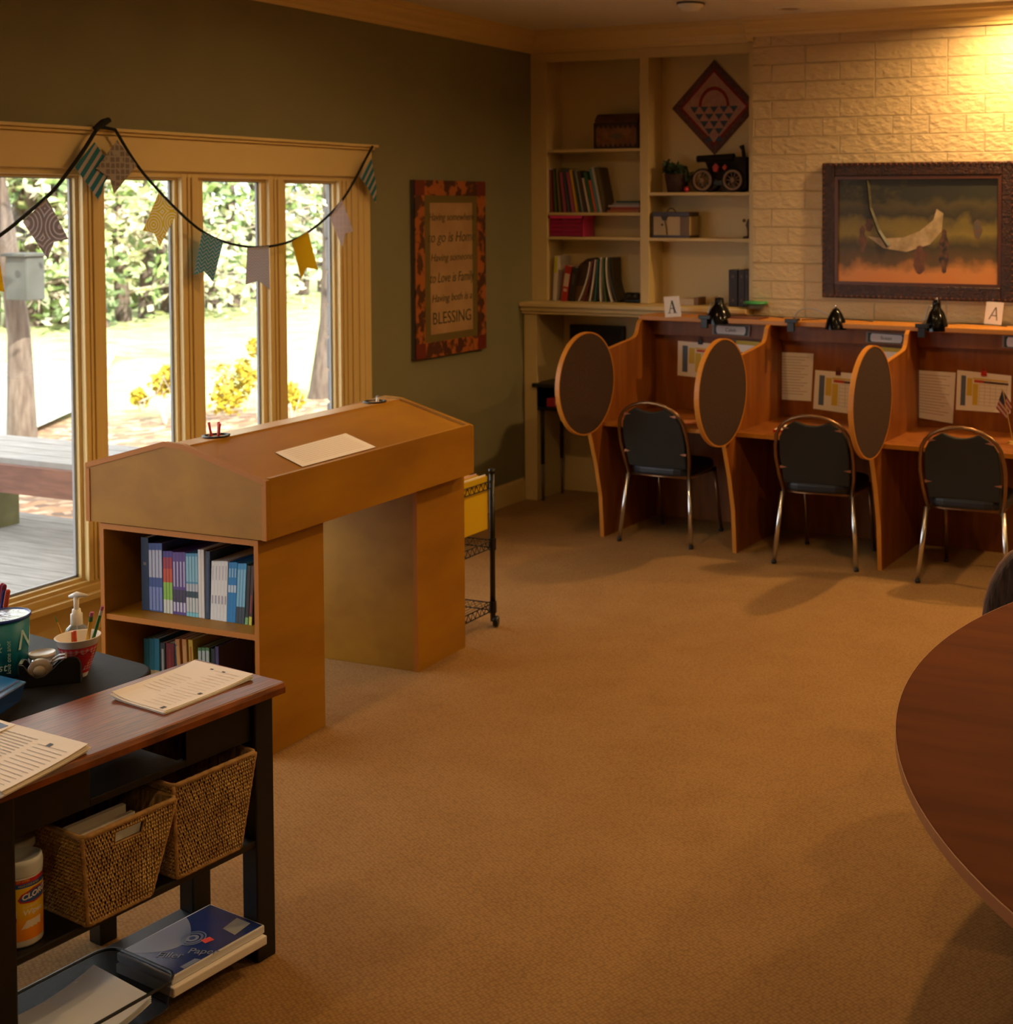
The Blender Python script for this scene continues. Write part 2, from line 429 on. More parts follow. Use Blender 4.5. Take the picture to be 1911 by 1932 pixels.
# ================================================================== OUTSIDE
grass = mat('lawn_and_leaf_litter', '#8d9a5c', .95, c2='#a7ad72', scale=2)
N, L = grass.node_tree.nodes, grass.node_tree.links; bs = N['Principled BSDF']
tc = N.new('ShaderNodeTexCoord'); sp = N.new('ShaderNodeSeparateXYZ'); L.new(tc.outputs['Object'], sp.inputs[0])
nn = N.new('ShaderNodeTexNoise'); nn.inputs['Scale'].default_value = .5; nn.inputs['Detail'].default_value = 5; L.new(tc.outputs['Object'], nn.inputs['Vector'])
a1 = N.new('ShaderNodeMath'); a1.operation = 'MULTIPLY_ADD'; a1.inputs[1].default_value = 5; L.new(nn.outputs['Fac'], a1.inputs[0])
a2 = N.new('ShaderNodeMath'); a2.operation = 'MULTIPLY_ADD'; a2.inputs[1].default_value = -.75; L.new(sp.outputs[1], a2.inputs[0]); L.new(sp.outputs[0], a2.inputs[2]); L.new(a2.outputs[0], a1.inputs[2])
rg = N.new('ShaderNodeMapRange'); rg.inputs[1].default_value = -24.5; rg.inputs[2].default_value = -21.5; L.new(a1.outputs[0], rg.inputs[0])
vo = N.new('ShaderNodeTexVoronoi'); vo.inputs['Scale'].default_value = 9; L.new(tc.outputs['Object'], vo.inputs['Vector'])
vr = N.new('ShaderNodeValToRGB'); e = vr.color_ramp.elements
e[0].position = 0; e[0].color = lin('#553420'); e[1].position = 1; e[1].color = lin('#b09a7e')
for p_, c_ in ((.25, '#8a6444'), (.5, '#4f3c2c'), (.75, '#9a7c60')): q = e.new(p_); q.color = lin(c_)
L.new(vo.outputs['Color'], vr.inputs[0])
mx = N.new('ShaderNodeMix'); mx.data_type = 'RGBA'; L.new(rg.outputs[0], mx.inputs[0])
old = bs.inputs['Base Color'].links[0].from_socket
L.new(old, mx.inputs[6]); L.new(vr.outputs[0], mx.inputs[7]); L.new(mx.outputs[2], bs.inputs['Base Color'])
GZ = -.8
b = B(); nx = 40
def gz(x, y):
    far = max(0, (-x*.6+y*.7)-26)
    return GZ + .035*far + .06*math.sin(x*.5)*math.cos(y*.4)
vs = []; fs = []
for i in range(nx+1):
    for j in range(nx+1):
        x = -5.2-i*1.6; y = -20+j*2.2; vs.append((x, y, gz(x, y)))
for i in range(nx):
    for j in range(nx):
        a = i*(nx+1)+j; fs.append((a, a+1, a+nx+2, a+nx+1))
b.add(vs, fs); o = b.build('lawn_ground', grass, kind='structure', smooth=True, origin=(0, 0, 0))
wat = mat('pond_water', '#b9c4b8', .05, spec=1, bump=.03, bscale=3)
pond = [(-260, 692), (60, 687), (150, 685), (190, 672), (222, 664), (212, 682), (185, 730), (150, 772), (62, 812), (-120, 880), (-320, 930)]
pp = [P(x, y, 2, GZ+.07) for x, y in pond]
b = B().poly([(p.x, p.y, GZ+.085) for p in pp][::-1]); b.build('pond', wat, kind='structure')
deckm = mat('weathered_deck_board', '#6f6b64', .8, c2='#84807a', scale=4, stretch=(1, 8, 1), detail=6)
t = thing('wooden_deck', 'weathered grey wooden deck outside the large window', 'deck', (-7, 4, GZ))
b = B(); y = 1.0
while y < 6.5:
    b.box((-12.5, y, -.13), (-5.15, y+.135, -.1)); y += .142
b.build('deck_boards', deckm, t, world=True)
b = B().box((-12.5, 6.42, -.32), (-5.15, 6.46, -.13))
for x in (-12, -10, -8, -6): b.box((x, 6.3, GZ-.1), (x+.09, 6.42, -.13)).box((x, 3, GZ-.1), (x+.09, 3.1, -.13))
b.build('deck_frame', deckm, t, world=True)
t = thing('deck_bench', 'weathered plank bench along the deck edge outside the left window', 'bench', (-8, 6.2, -.1))
b = B()
for i in range(4): b.box((-12.4, 5.98+i*.155, .375), (-5.5, 5.98+i*.155+.145, .41))
b.build('seat_planks', deckm, t, world=True)
redw = mat('worn_redwood_board', '#6e4736', .8, c2='#5a382a', scale=5, stretch=(1, 6, 6))
B().box((-12.4, 5.94, .20), (-5.5, 5.98, .375)).build('fascia_board', redw, t, world=True)
postm = mat('greenish_deck_post', '#6c6a40', .8, c2='#5a5832', scale=6)
for x in (P(4, 945, 1, 6.2).x, -10.4, -6.1): B().box((x-.09, 6.15, -.1), (x+.03, 6.3, .375)).build('leg', postm, t, world=True)
# stone pier of the house
pierm = mat('grey_stone_block', '#8a8884', .85, c2='#74726f', scale=6, bump=.5, bscale=20)
b = B(); z = GZ
while z < 3.3:
    j = random.uniform(0, .02); b.box((-5.6-j, 6.586, z), (-5.13, 7.1, z+.19)); z += .2
struct(b, 'wall_pier', pierm, bevel=.012)
struct(B().box((-6.6, -3, CZ+.2), (4.3, 8.6, CZ+.3)), 'trim_14', mat('roof_soffit', '#b8ad98', .8))

bark = mat('tree_bark', '#5c5044', .95, c2='#41362c', scale=6, stretch=(3, 3, .6), bump=.6, bscale=20)
pale = mat('pale_bare_twigs', '#b3a690', .9, c2='#8d806c', scale=5)
lg = mat('autumn_green_leaves', '#93a868', .8, c2='#768c4c', scale=3)
lp = mat('pale_dry_leaves', '#c9bea0', .8, c2='#a4a680', scale=3)
ly = mat('yellow_leaves', '#a08c12', .7, c2='#84700a', scale=6)
lf = mat('dark_evergreen_leaves', '#6c8054', .85, c2='#56683f', scale=3)
def leafcloud(b, c, r, n, s, sc=(1, 1, 1)):
    for _ in range(n):
        d = V((random.gauss(0, 1), random.gauss(0, 1), random.gauss(0, 1))).normalized()*r*random.random()**.45
        p = V(c)+V((d.x*sc[0], d.y*sc[1], d.z*sc[2]))
        a = V((random.gauss(0, 1), random.gauss(0, 1), random.gauss(0, 1))).normalized(); q = a.orthogonal().normalized()
        ss = s*random.uniform(.6, 1.3)
        b.poly([p-a*ss, p+q*ss*.5, p+a*ss, p-q*ss*.5])
def tree(name, label, cat, loc, h, tr, lean=(0, 0), lm=lg, nb=9, crown=2.2, nl=90, ls=.12, start=.35, group=None, build_leaves=True, seed=1):
    random.seed(seed)
    t = thing(name, label, cat, loc, group=group)
    pts = [V((lean[0]*k/6, lean[1]*k/6+.1*math.sin(k*1.3), h*k/6)) for k in range(7)]
    b = B().tube([V((0, 0, -.2))]+pts, [tr*1.5, tr*1.15]+[tr*(1-.13*k) for k in range(1, 7)], 10)
    b.build('trunk', bark, t, smooth=True)
    br_ = B(); lv = B()
    for i in range(nb):
        f_ = start+(1-start)*(i/(nb-1)); base = V((lean[0]*f_, lean[1]*f_, h*f_))
        a = random.uniform(0, 2*PI); ln = crown*random.uniform(.6, 1.1)*(1.15-f_*.5)
        end = base+V((math.cos(a)*ln, math.sin(a)*ln, ln*random.uniform(.0, .6)))
        mid = (base+end)/2+V((0, 0, .15*ln))
        q = bez(base, mid, end, 6); br_.tube(q, [tr*.35*(1-k/7.5) for k in range(7)], 5)
        for w_ in range(5):
            s0 = q[random.randint(2, 6)]; e0 = s0+V((random.uniform(-1, 1), random.uniform(-1, 1), random.uniform(-.7, .5)))*ln*.45
            br_.tube([s0, (s0+e0)/2+V((0, 0, .05)), e0], [tr*.1, tr*.07, tr*.04], 4)
            leafcloud(lv, e0, ln*.33, nl//6, ls)
        leafcloud(lv, end, ln*.42, nl//3, ls)
    br_.build('branches', pale, t)
    lv.build('foliage', lm, t)
    return t
q = P(42, 832, 2, GZ)
t = tree('oak_tree', 'grey trunked tree beside the pond seen through the left window', 'tree', q, 7.5, .145, (-.45, -.3), lp, 9, 3.2, 90, .09, .42, seed=5)
nb_ = P(47, 500, 1, q.y-.30)
tb = thing('nest_box', 'grey wooden nest box with round hole on the pond tree trunk', 'birdhouse', (nb_.x, nb_.y, nb_.z-.4))
hh = .55
b = B().box((-.17, -.12, -.0), (.17, .12, .50)); b.box((-.20, -.16, .50), (.20, .14, .54)).build('box_body', mat('grey_weathered_box', '#3e413b', .85, c2='#33362f', scale=4), tb, bevel=.01)
B().disc((.03, -.121, .30), .045, 16, (0, -1, 0)).build('entrance_hole', BLACKM, tb)
q = P(604, 748, 2, GZ)
tree('maple_tree', 'curved grey trunk beside the stone pier in the right window', 'tree', q, 6.5, .15, (.35, .2), lp, 8, 2.6, 90, .09, .35, seed=9)
# wood line beyond the lawn
protos = {}
spots = []
random.seed(21)
for i, x in enumerate(range(-60, 700, 42)):
    yb = 628 - max(0, x-150)*.11 + random.uniform(-6, 8)
    d = P(x, max(yb, 560), 2, GZ); d.z = gz(d.x, d.y)-.05
    spots.append((i, d))
kc = [0, 0, 0]; WN = ['leftmost', 'second from left', 'third from left', 'fourth from left', 'fifth from left', 'sixth from left', 'seventh from left', 'eighth from left']
kinds = [('deciduous_tree', 'loose pale leafed tree in the wood line beyond the lawn', lp, 2.9), ('leafy_tree', 'green leafed tree in the wood line beyond the lawn', lg, 3.0), ('evergreen_tree', 'darker evergreen tree in the wood line beyond the lawn', lf, 2.6)]
for i, d in spots:
    k_ = (i*7+i//3) % 3; nm, lb, lm_, cr = kinds[k_]; kc[k_] += 1; lb = f'{WN[kc[k_]-1]} {lb}'
    if k_ not in protos:
        protos[k_] = tree(nm, lb, 'tree', d, 10.5 if k_ < 2 else 9, .16, (.3, .2), lm_, 12, cr, 84, .15, .08, group='trees in the wood line', seed=30+k_)
    else:
        M = Matrix.Translation(d) @ Matrix.Rotation(random.uniform(0, 6), 4, 'Z') @ Matrix.Diagonal((1, 1, random.uniform(.8, 1.15), 1))
        dup(protos[k_], M, lb)
def shrub(label, pix, w_, h_, n):
    q = P(pix[0], pix[1], 2, GZ); t = thing('yellow_shrub', label, 'shrub', q, group='yellow leafed shrubs')
    b = B()
    for i in range(5): b.tube([(0, 0, 0), (random.uniform(-.2, .2)*w_, random.uniform(-.2, .2)*w_, h_*.5), (random.uniform(-.5, .5)*w_, random.uniform(-.5, .5)*w_, h_*.85)], [.014, .01, .005], 5)
    b.build('stems', pale, t)
    b = B()
    for i in range(max(3, int(n/40))): leafcloud(b, (random.uniform(-.4, .4)*w_, random.uniform(-.4, .4)*w_, h_*random.uniform(.3, .9)), w_*.28, 60, .05, (1, 1, 1.3))
    b.build('foliage', ly, t)
shrub('low yellow shrub left of the two window mullion shrubs', (267, 775), .3, .25, 120)
shrub('yellow shrub in the second window above the podium ridge', (312, 800), .5, .75, 240)
shrub('yellow shrub in the middle of the third window', (420, 790), .6, .7, 200)
shrub('tall yellow shrub at the right side of the third window', (487, 790), .4, 1.2, 240)
shrub('small yellow shrub at the foot of the fourth window', (551, 800), .35, .45, 160)
# ================================================================== STUDENT STATION with gabled top
# local frame: x = width away from the window wall side, y = along the wall
t = thing('scoring_station', 'maple plywood double-pedestal station with a gabled top near the window', 'cabinet', (-3.87, 3.73, 0), math.radians(1.2))
def pedestal(y0, y1, x0, x1, open_front):
    b = B(); th = .02; H = .80
    b.box((x0, y0, 0), (x0+th, y1, H)).box((x1-th, y0, 0), (x1, y1, H)).box((x0+th, y0, H-.022), (x1-th, y1, H)).box((x0+th, y0+.004, 0), (x1-th, y1, .06))
    if open_front:
        b.box((x0+th, y1-.012, .06), (x1-th, y1, H-.022))
    else:
        b.box((x0+th, y0, .0), (x1-th, y0+.02, H-.022)).box((x0+th, y1-.012, .06), (x1-th, y1, H-.022))
    return b
X0, X1 = -.375, .375
nped = pedestal(0, .35, X0, X1, True).build('near_pedestal', PLY, t, bevel=.0015)
B().box((X0-.0008, -.003, 0), (X0+.0185, .0, .80)).box((X1-.0185, -.003, 0), (X1+.0008, 0, .80)).box((X0+.0185, -.003, .779), (X1-.0185, 0, .80)).build('edge_banding', PLYE, nped)
B().box((X0+.02, .006, .435), (X1-.02, .338, .455)).build('shelf', PLY, nped, bevel=.001)
B().box((X0+.02, .002, .435), (X1-.02, .006, .455)).build('shelf_edge', PLYE, nped)
B().box((X0+.02, .02, .062), (X1-.02, .338, .08)).build('bottom_shelf', PLY, nped)
fp = pedestal(.98, 1.335, X0-.01, X1-.025, False); fp = fp.build('far_pedestal', PLY, t, bevel=.0015)
B().box((X1-.045, .977, 0), (X1-.0245, .980, .80)).build('edge_banding', PLYE, fp)
bx0, bx1, by0, by1 = -.43, .425, -.012, 1.30
# gabled hood
def gable(y, dy, inset=0, dz=0):
    pr = [(bx0+inset, .805), (bx1-inset, .805), (bx1-inset, 1.02-dz), (.045, 1.125-dz), (-.045, 1.130-dz), (bx0+inset, 1.025-dz)]
    return [V((x, y, z)) for x, z in pr]
b = B().prism(gable(by0, 0), (0, .02, 0)); b.build('end_board', PLY, t, bevel=.001)
b = B().prism(gable(by1-.02, 0), (0, .02, 0)); b.build('end_board', PLY, t, bevel=.001)
b = B().box((bx1-.02, by0+.02, .805), (bx1, by1-.02, 1.026)); b.build('front_board', PLY, t, bevel=.001)
b = B().box((bx0, by0+.02, .805), (bx0+.02, by1-.02, 1.02)); b.build('back_board', PLY, t, bevel=.001)
def rim(pts, wd, y):
    b = B()
    for p, q in zip(pts, pts[1:]):
        p, q = V(p), V(q); d = (q-p).normalized(); n = V((-d.z, 0, d.x))
        if n.z < 0 and abs(d.x) > .3: n = -n
        b.prism([p, q, q-n*wd, p-n*wd], (0, .022, 0))
    return b
b = B()
for (xa, za), (xb, zb_) in (((bx0, 1.025), (-.045, 1.13)), ((-.045, 1.13), (.045, 1.125)), ((.045, 1.125), (bx1, 1.02))):
    b.prism([(xa, by0-.003, za+.002), (xb, by0-.003, zb_+.002), (xb, by0-.003, zb_-.018), (xa, by0-.003, za-.018)], (0, .003, 0))
b.box((bx0, by0-.003, .805), (bx0+.02, by0, 1.006)).box((bx1-.02, by0-.003, .805), (bx1, by0, 1.003))
b.build('edge_banding', PLYE, t)
b = B().prism([(.045, by0+.02, 1.115), (bx1-.02, by0+.02, 1.012), (bx1-.02, by0+.02, .995), (.045, by0+.02, 1.098)], (0, by1-by0-.04, 0)); b.build('sloping_top', PLY, t)
b = B().prism([(-.045, by0+.02, 1.118), (bx0+.02, by0+.02, 1.015), (bx0+.02, by0+.02, .998), (-.045, by0+.02, 1.10)], (0, by1-by0-.04, 0)); b.build('sloping_top', PLY, t)
b = B().box((-.045, by0+.02, 1.10), (.045, by1-.02, 1.119)); b.build('ridge_board', mat('ridge_plywood', '#b8863a', .35, coat=.15), t)
for yy in (.20, 1.16):
    b = B().lathe([(.048, .0), (.052, .006), (.040, .007), (.038, -.05), (0, -.05)], (-.0, yy, 1.119), 24); b.build('cup_holder', BLACKP, t, smooth=True)
STM = MW[t.name]
# red pens in the near cup holder, white pen in far one
for i, (dx, dy, tx, ty) in enumerate(((-.012, .0, -.02, .0), (.0, .008, -.004, .01), (.01, -.004, .016, -.005))):
    p = STM @ V((dx, .20+dy, 1.075)); q = STM @ V((dx+tx, .20+dy+ty, 1.075+.085))
    tt = thing('red_pen', ['left', 'middle', 'right'][i]+' of the three red pens in the near cup on the station ridge', 'pen', p, group='red pens in the ridge cup')
    B().tube([p, q], .0045, 8).build('barrel', flat('#b3262a', .4), tt, world=True); B().tube([q, q+(q-p).normalized()*.012], .005, 8).build('cap', flat('#d83a40', .4), tt, world=True)
p = STM @ V((.012, 1.16, 1.08)); q = STM @ V((.012, 1.165, 1.142))
tt = thing('white_marker', 'small white marker in the far black cup on the station ridge', 'marker', p)
B().tube([p, q], .007, 10).build('barrel', WHITEP, tt, world=True); B().tube([q, q+V((0, 0, .006))], .0075, 10).build('cap', GREY, tt, world=True)
# sheet on slope
def slope(u, y): return STM @ V((.045+u*(bx1-.065-.0), y, 1.1165-.103*u))
tt = thing('answer_sheet', 'white printed sheet lying on the sloping plywood station top', 'paper', slope(.6, .7))
n_ = (slope(0, 1)-slope(1, 0)).cross(slope(0, 1)-slope(0, 0)).normalized()
if n_.z < 0: n_ = -n_
c4 = [slope(.60, .28), slope(1.0, .41), slope(.86, .92), slope(.42, .74)]
iv_ = STM.inverted()
def onslope(px, py):
    return PP(px, py, slope(.5, .5)+n_*.0015, n_)
c4 = [onslope(519, 854), onslope(571, 881), onslope(709, 844), onslope(652, 818)]
B().prism([p+n_*.0004 for p in c4], n_*.0012).build('sheet', PAPER, tt, world=True)
b = B()
for k_ in range(9):
    f_ = .1+.09*k_; a_ = c4[0].lerp(c4[1], f_).lerp(c4[3].lerp(c4[2], f_), .08); e_ = c4[0].lerp(c4[1], f_).lerp(c4[3].lerp(c4[2], f_), .92)
    w_ = (c4[1]-c4[0])*.012; b.poly([a_+n_*.002, a_+w_+n_*.002, e_+w_+n_*.002, e_+n_*.002])
b.build('printed_lines', mat('faint_print', '#c3b6ae', .8), tt, world=True)

# ---------------------------------------------------------------- books
def book(name, label, group, base, ax, ay, th, h, d, lean, cover, bands=(), cat='book', pages='#e3dccb'):
    """ax: along shelf, ay: into the shelf; lean tips the top along ax"""
    ax, ay = V(ax).normalized(), V(ay).normalized(); uz = V((0, 0, 1))
    u = (uz*math.cos(lean)+ax*math.sin(lean)); x_ = (ax*math.cos(lean)-uz*math.sin(lean))
    M = Matrix((x_, ay, u)).transposed().to_4x4(); M.translation = V(base)
    t = thing(name, label, cat, group=group, matrix=M)
    c = min(.002, th*.2)
    b = B().box((0, 0, 0), (c, d, h)).box((th-c, 0, 0), (th, d, h)).box((c, 0, 0), (th-c, c, h))
    b.build('cover', flat(cover), t)
    B().box((c, c, .002), (th-c, d-.003, h-.003)).build('pages', flat(pages, .8), t)
    if bands:
        b = B(); ms_ = []
        for i, (z0, z1, cc, ins) in enumerate(bands):
            ms_.append(flat(cc)); b.m = i
            b.box((th*ins, -.0006, h*z0), (th*(1-ins), 0, h*z1))
        b.build('spine_print', ms_, t)
    return t
# upper shelf of the station: pixel edges of the spines
sx, sy = STM.to_3x3() @ V((1, 0, 0)), STM.to_3x3() @ V((0, 1, 0))
def bookrow(rows, zs, yoff, depth, shelfname):
    cnt = {}
    tot = {}
    for r in rows:
        tot[r[3]] = tot.get(r[3], 0)+1
    for (xb0, xb1, ytop, cname, col, bands, nm, lean) in rows:
        yb = 0
        org = STM @ V((0, yoff, 0))
        nrm = sy
        k_ = cnt.get(cname, 0); cnt[cname] = k_+1
        # bottom y pixel from shelf height: solve by stepping
        a_ = None
        lo_, hi_ = 1000, 1400
        for _ in range(30):
            mid = (lo_+hi_)/2
            if PP(xb0, mid, org, nrm).z > zs: lo_ = mid
            else: hi_ = mid
        A_ = PP(xb0, lo_, org, nrm); A_.z = zs+.0005
        C_ = PP(xb1, lo_, org, nrm)
        th_ = max(.004, (C_-A_).dot(sx)*.985)
        top = PP((xb0+xb1)/2, ytop, org, nrm).z
        if tot[cname] == 1: lb = f'{cname} standing on the {shelfname}'
        else: lb = f'{ORD[k_]} {cname} from the left, {shelfname}'
        book(nm, lb, None if tot[cname] == 1 else f'{cname}s on the {shelfname}', A_, sx, sy, th_, max(.1, top-zs-.001), depth, lean, col, bands)
W1 = '#cfd0d6'
rows = [(268, 281.5, 1014, 'thick navy hardback', '#1c3350', [(.62, .66, '#6f6a60', .3)], 'hardback_book', 0)]
x = 282
for i in range(4): rows.append((x, x+6.2, 1025, 'periwinkle workbook', '#3f5690', [(.02, .36, '#7d8bc0', .1), (.5, .9, '#b9bccb', .1)], 'workbook', 0)); x += 6.4
x = 309
for i in range(3): rows.append((x, x+5.7, 1040, 'red and lime rainbow workbook', '#4a3a86', [(.0, .22, '#d2d3c4', .05), (.22, .5, '#8fbf46', .05), (.5, .72, '#c4502e', .05), (.72, .9, '#9c3340', .05)], 'workbook', 0)); x += 5.9
x = 327
for i in range(4): rows.append((x, x+6, 1042, 'purple and white workbook', '#5a3f84', [(.05, .2, '#c9c5d0', .2), (.2, .4, '#3b3a44', .1), (.45, .85, '#b7b0c6', .3)], 'workbook', 0)); x += 6.2
x = 352
for i in range(4): rows.append((x, x+5.5, 1044, 'sky and grey workbook', '#4d8fae', [(.0, .06, '#7fc4cc', .05), (.07, .3, '#c8c4bc', .1), (.3, .4, '#32424a', .05), (.4, .52, '#b7b4b6', .1), (.55, .95, '#86b6c6', .1)], 'workbook', 0)); x += 5.7
x = 375
for i in range(2): rows.append((x, x+5.2, 1037, 'thin white booklet', '#d6cfc6', [], 'booklet', .0)); x += 5.8
rows.append((387.5, 395.5, 1040, 'dark slate blue book', '#27364c', [(.1, .9, '#3a4a68', .3)], 'workbook', .02))
x = 397
for i in range(5): rows.append((x, x+6, 1058, 'leaning white workbook', '#d9d5d0', [(.28, .42, '#9a96a0', .3), (.68, .92, '#b8b5bd', .35)], 'workbook', .045)); x += 6.1
x = 428
for i in range(3): rows.append((x, x+5.2, 1060, 'leaning bright blue workbook', '#1d7ab6', [(.5, .62, '#b9c9d2', .1), (.75, .9, '#8fb6cf', .25)], 'workbook', .06)); x += 5.3
rows += [(462, 468, 1066, 'dark brown workbook', '#2a2420', [(0, .12, '#7fb06a', .05)], 'workbook', .07), (469, 475, 1066, 'dark red workbook', '#3a1d1a', [(0, .14, '#c8c84a', .05), (.2, .5, '#8c2a22', .3)], 'workbook', .07)]
x = 444.5
for i in range(3): rows.append((x, x+5.4, 1062, 'leaning pale blue landscape workbook', '#3a92c4', [(.0, .28, '#38424a', .05), (.28, .9, '#7fb4cc', .1)], 'workbook', .065)); x += 5.5
bookrow(rows, .456, .085, .21, "station's upper shelf")
rows = []
x = 273
for i in range(3): rows.append((x, x+9.5, 1205, 'teal workbook with a cream band', '#2a7f9c', [(.42, .5, '#c9b68a', .0), (.05, .35, '#3c6f50', .05)], 'workbook', 0)); x += 9.8
rows += [(304, 313, 1213, 'black and white spined book', '#39434a', [(.3, .9, '#b3b7b8', .3)], 'workbook', 0), (315, 330, 1214, 'dark red hardback', '#7c2a2a', [(.1, .9, '#8d3434', .35)], 'hardback_book', 0), (331, 335, 1216, 'thin navy booklet', '#22384a', [], 'booklet', 0)]
x = 337
for i in range(2): rows.append((x, x+8, 1207, 'tan spined paperback', '#c48a4c', [(.1, .9, '#d09b5a', .15)], 'paperback_book', -.05)); x += 13
rows += [(361, 369, 1208, 'yellow spined paperback', '#c8a52e', [(.1, .9, '#b35a2a', .35)], 'paperback_book', -.04)]
x = 375
for i in range(3): rows.append((x, x+6.5, 1222, 'white and green booklet', '#4f7a4a', [(.3, .95, '#b9c2c0', .1)], 'booklet', 0)); x += 7.5
rows += [(400, 407, 1224, 'slim black book', '#22242c', [], 'workbook', 0), (408, 414, 1220, 'slim purple book', '#433a66', [], 'workbook', 0)]
bookrow(rows, .081, .14, .18, "station's lower shelf")

# ---------------------------------------------------------------- wire cart
t = thing('wire_cart', 'black wire rolling cart behind the plywood station', 'cart', (-3.72, 5.19, 0))
pc = P(930, 1183, 2, 0); pn = P(874, 1226, 2, 0)
ax_, ay0, ay1, bx_ = pc.x, pn.y+.02, pc.y, pc.x-.42
for x, y in ((ax_, ay0), (ax_, ay1), (bx_, ay0), (bx_, ay1)):
    B().tube([(x, y, .065), (x, y, .75)], .0125, 12).tube([(x, y, .735), (x, y, .755)], .016, 12).build('post', BLACKM, t, world=True, smooth=True)
    B().lathe([(0, -.012), (.022, -.012), (.026, -.006), (.026, .006), (.022, .012), (0, .012)], (x+.012, y+.008, .0275), 16, (1, .4, 0)).tube([(x, y, .03), (x, y, .07)], .012, 8).build('caster', BLACKP, t, world=True)
for zz in (.115, .415, .70):
    b = B()
    for (x0, y0), (x1, y1) in (((ax_, ay0), (ax_, ay1)), ((bx_, ay0), (bx_, ay1)), ((ax_, ay0), (bx_, ay0)), ((ax_, ay1), (bx_, ay1))):
        p0, p1 = V((x0, y0, zz)), V((x1, y1, zz)); b.tube([p0, p1], .003, 6); b.tube([p0-V((0, 0, .035)), p1-V((0, 0, .035))], .003, 6)
        n_ = int((p1-p0).length/.018); zig = [p0.lerp(p1, i/n_)-V((0, 0, .035 if i % 2 else 0)) for i in range(n_+1)]; b.tube(zig, .0022, 4)
    for i in range(1, 18): x = bx_+(ax_-bx_)*i/18; b.tube([(x, ay0, zz), (x, ay1, zz)], .0016, 4)
    for (x, y) in ((ax_, ay0), (ax_, ay1), (bx_, ay0), (bx_, ay1)): b.tube([(x, y, zz-.045), (x, y, zz+.01)], .018, 10)
    if zz < .6 or True:
        if zz > .6:
            b = B()
            for (x0, y0), (x1, y1) in (((ax_, ay0), (ax_, ay1)), ((bx_, ay0), (bx_, ay1)), ((ax_, ay0), (bx_, ay0)), ((ax_, ay1), (bx_, ay1))):
                p0, p1 = V((x0, y0, zz)), V((x1, y1, zz)); b.tube([p0, p1], .003, 6); b.tube([p0-V((0, 0, .035)), p1-V((0, 0, .035))], .003, 6)
                n_ = int((p1-p0).length/.018); zig = [p0.lerp(p1, i/n_)-V((0, 0, .035 if i % 2 else 0)) for i in range(n_+1)]; b.tube(zig, .0022, 4)
    b.build('wire_shelf' if zz < .6 else 'top_rail', BLACKM, t, world=True)
YEL = mat('yellow_folder', '#d6b010', .5)
for i in range(7):
    x = ax_-.018-i*.05
    tt = thing('hanging_folder', f'yellow hanging folder in the wire cart, {ORD[i]} from the visible post', 'folder', (x, (ay0+ay1)/2, .46), group='yellow hanging folders in the cart')
    b = B().box((x-.006, ay0+.02, .475), (x-.004, ay1-.02, .712)).box((x+.004, ay0+.02, .475), (x+.006, ay1-.02, .725)).box((x-.006, ay0+.02, .473), (x+.006, ay1-.02, .476)); b.build('folder_sleeve', YEL, tt, world=True)
    B().box((x-.003, ay0+.03, .48), (x+.003, ay1-.03, .732)).build('papers', flat('#d8a99a' if i % 2 else '#e8ddd0'), tt, world=True)

# ================================================================== STUDY CARRELS
RA = math.radians(-2.4)
DK = flat('#2a1710')
def carrel(k, org, label):
    t = thing('study_carrel', label, 'study carrel', org, RA, group='oak study carrels along the back wall')
    W_ = .885
    prof = [(.0, 0), (-.02, .25), (-.07, .45), (-.14, .645), (-.13, .70), (-.10, 1.05), (.02, 1.125), (.10, 1.135), (.34, 1.165), (.385, 1.175), (.41, 1.195), (.425, 1.225), (.435, 1.255), (.455, 1.272), (.49, 1.28), (.66, 1.28), (.66, 0)]
    b = B().prism([(0, y, z) for y, z in prof], (.022, 0, 0)); dp = b.build('divider_panel', OAKC, t)
    b = B()
    for (y0, z0), (y1, z1) in zip(prof[:-2], prof[1:-1]):
        d = V((0, y1-y0, z1-z0)).normalized(); n_ = V((0, -d.z, d.y))
        b.prism([(-.0015, y0, z0), (.0235, y0, z0), (.0235, y1, z1), (-.0015, y1, z1)], n_*.004)
    b.build('panel_edge', OAKE, dp)
    B().box((.022, -.004, .675), (W_, .65, .70)).build('desk_top', OAKC, t, bevel=.002)
    B().box((.022, -.010, .675), (W_, -.004, .70)).build('desk_edge', OAKE, t)
    B().box((.022, .645, .0), (W_, .665, 1.28)).build('back_panel', OAKC, t)
    B().box((-.005, .47, 1.275), (W_, .70, 1.305)).build('top_shelf', OAKE, t, bevel=.004)
    B().box((.022, .60, 1.175), (W_, .645, 1.275)).build('shelf_rail', OAKC, t)
    b = B().lathe([(0, -.012), (.294, -.012), (.294, .012), (0, .012)], (.038, -.225, .957), 48, (1, 0, 0)); fd = b.build('felt_disc', FELT, t)
    b = B().lathe([(.294, -.0135), (.302, -.0135), (.302, .0135), (.294, .0135)], (.038, -.225, .957), 48, (1, 0, 0)); b.build('disc_rim', OAKE, fd, smooth=False)
    return t
CO = [(-3.985, 7.10, 0), (-3.095, 7.055, 0), (-2.212, 7.02, 0)]
cl = ['oak study carrel nearest the corner bookcase, first of the row', 'oak study carrel in the middle of the row with a red clip inside', 'oak study carrel at the right edge holding a small flag']
CT = [carrel(i, CO[i], cl[i]) for i in range(3)]
def CW(i, x, y, z): return MW[CT[i].name] @ V((x, y, z))
BKN = MW[CT[0].name].to_3x3() @ V((0, -1, 0))
def onback(i, px, py, y=.640): return PP(px, py, CW(i, 0, y, 0), BKN)
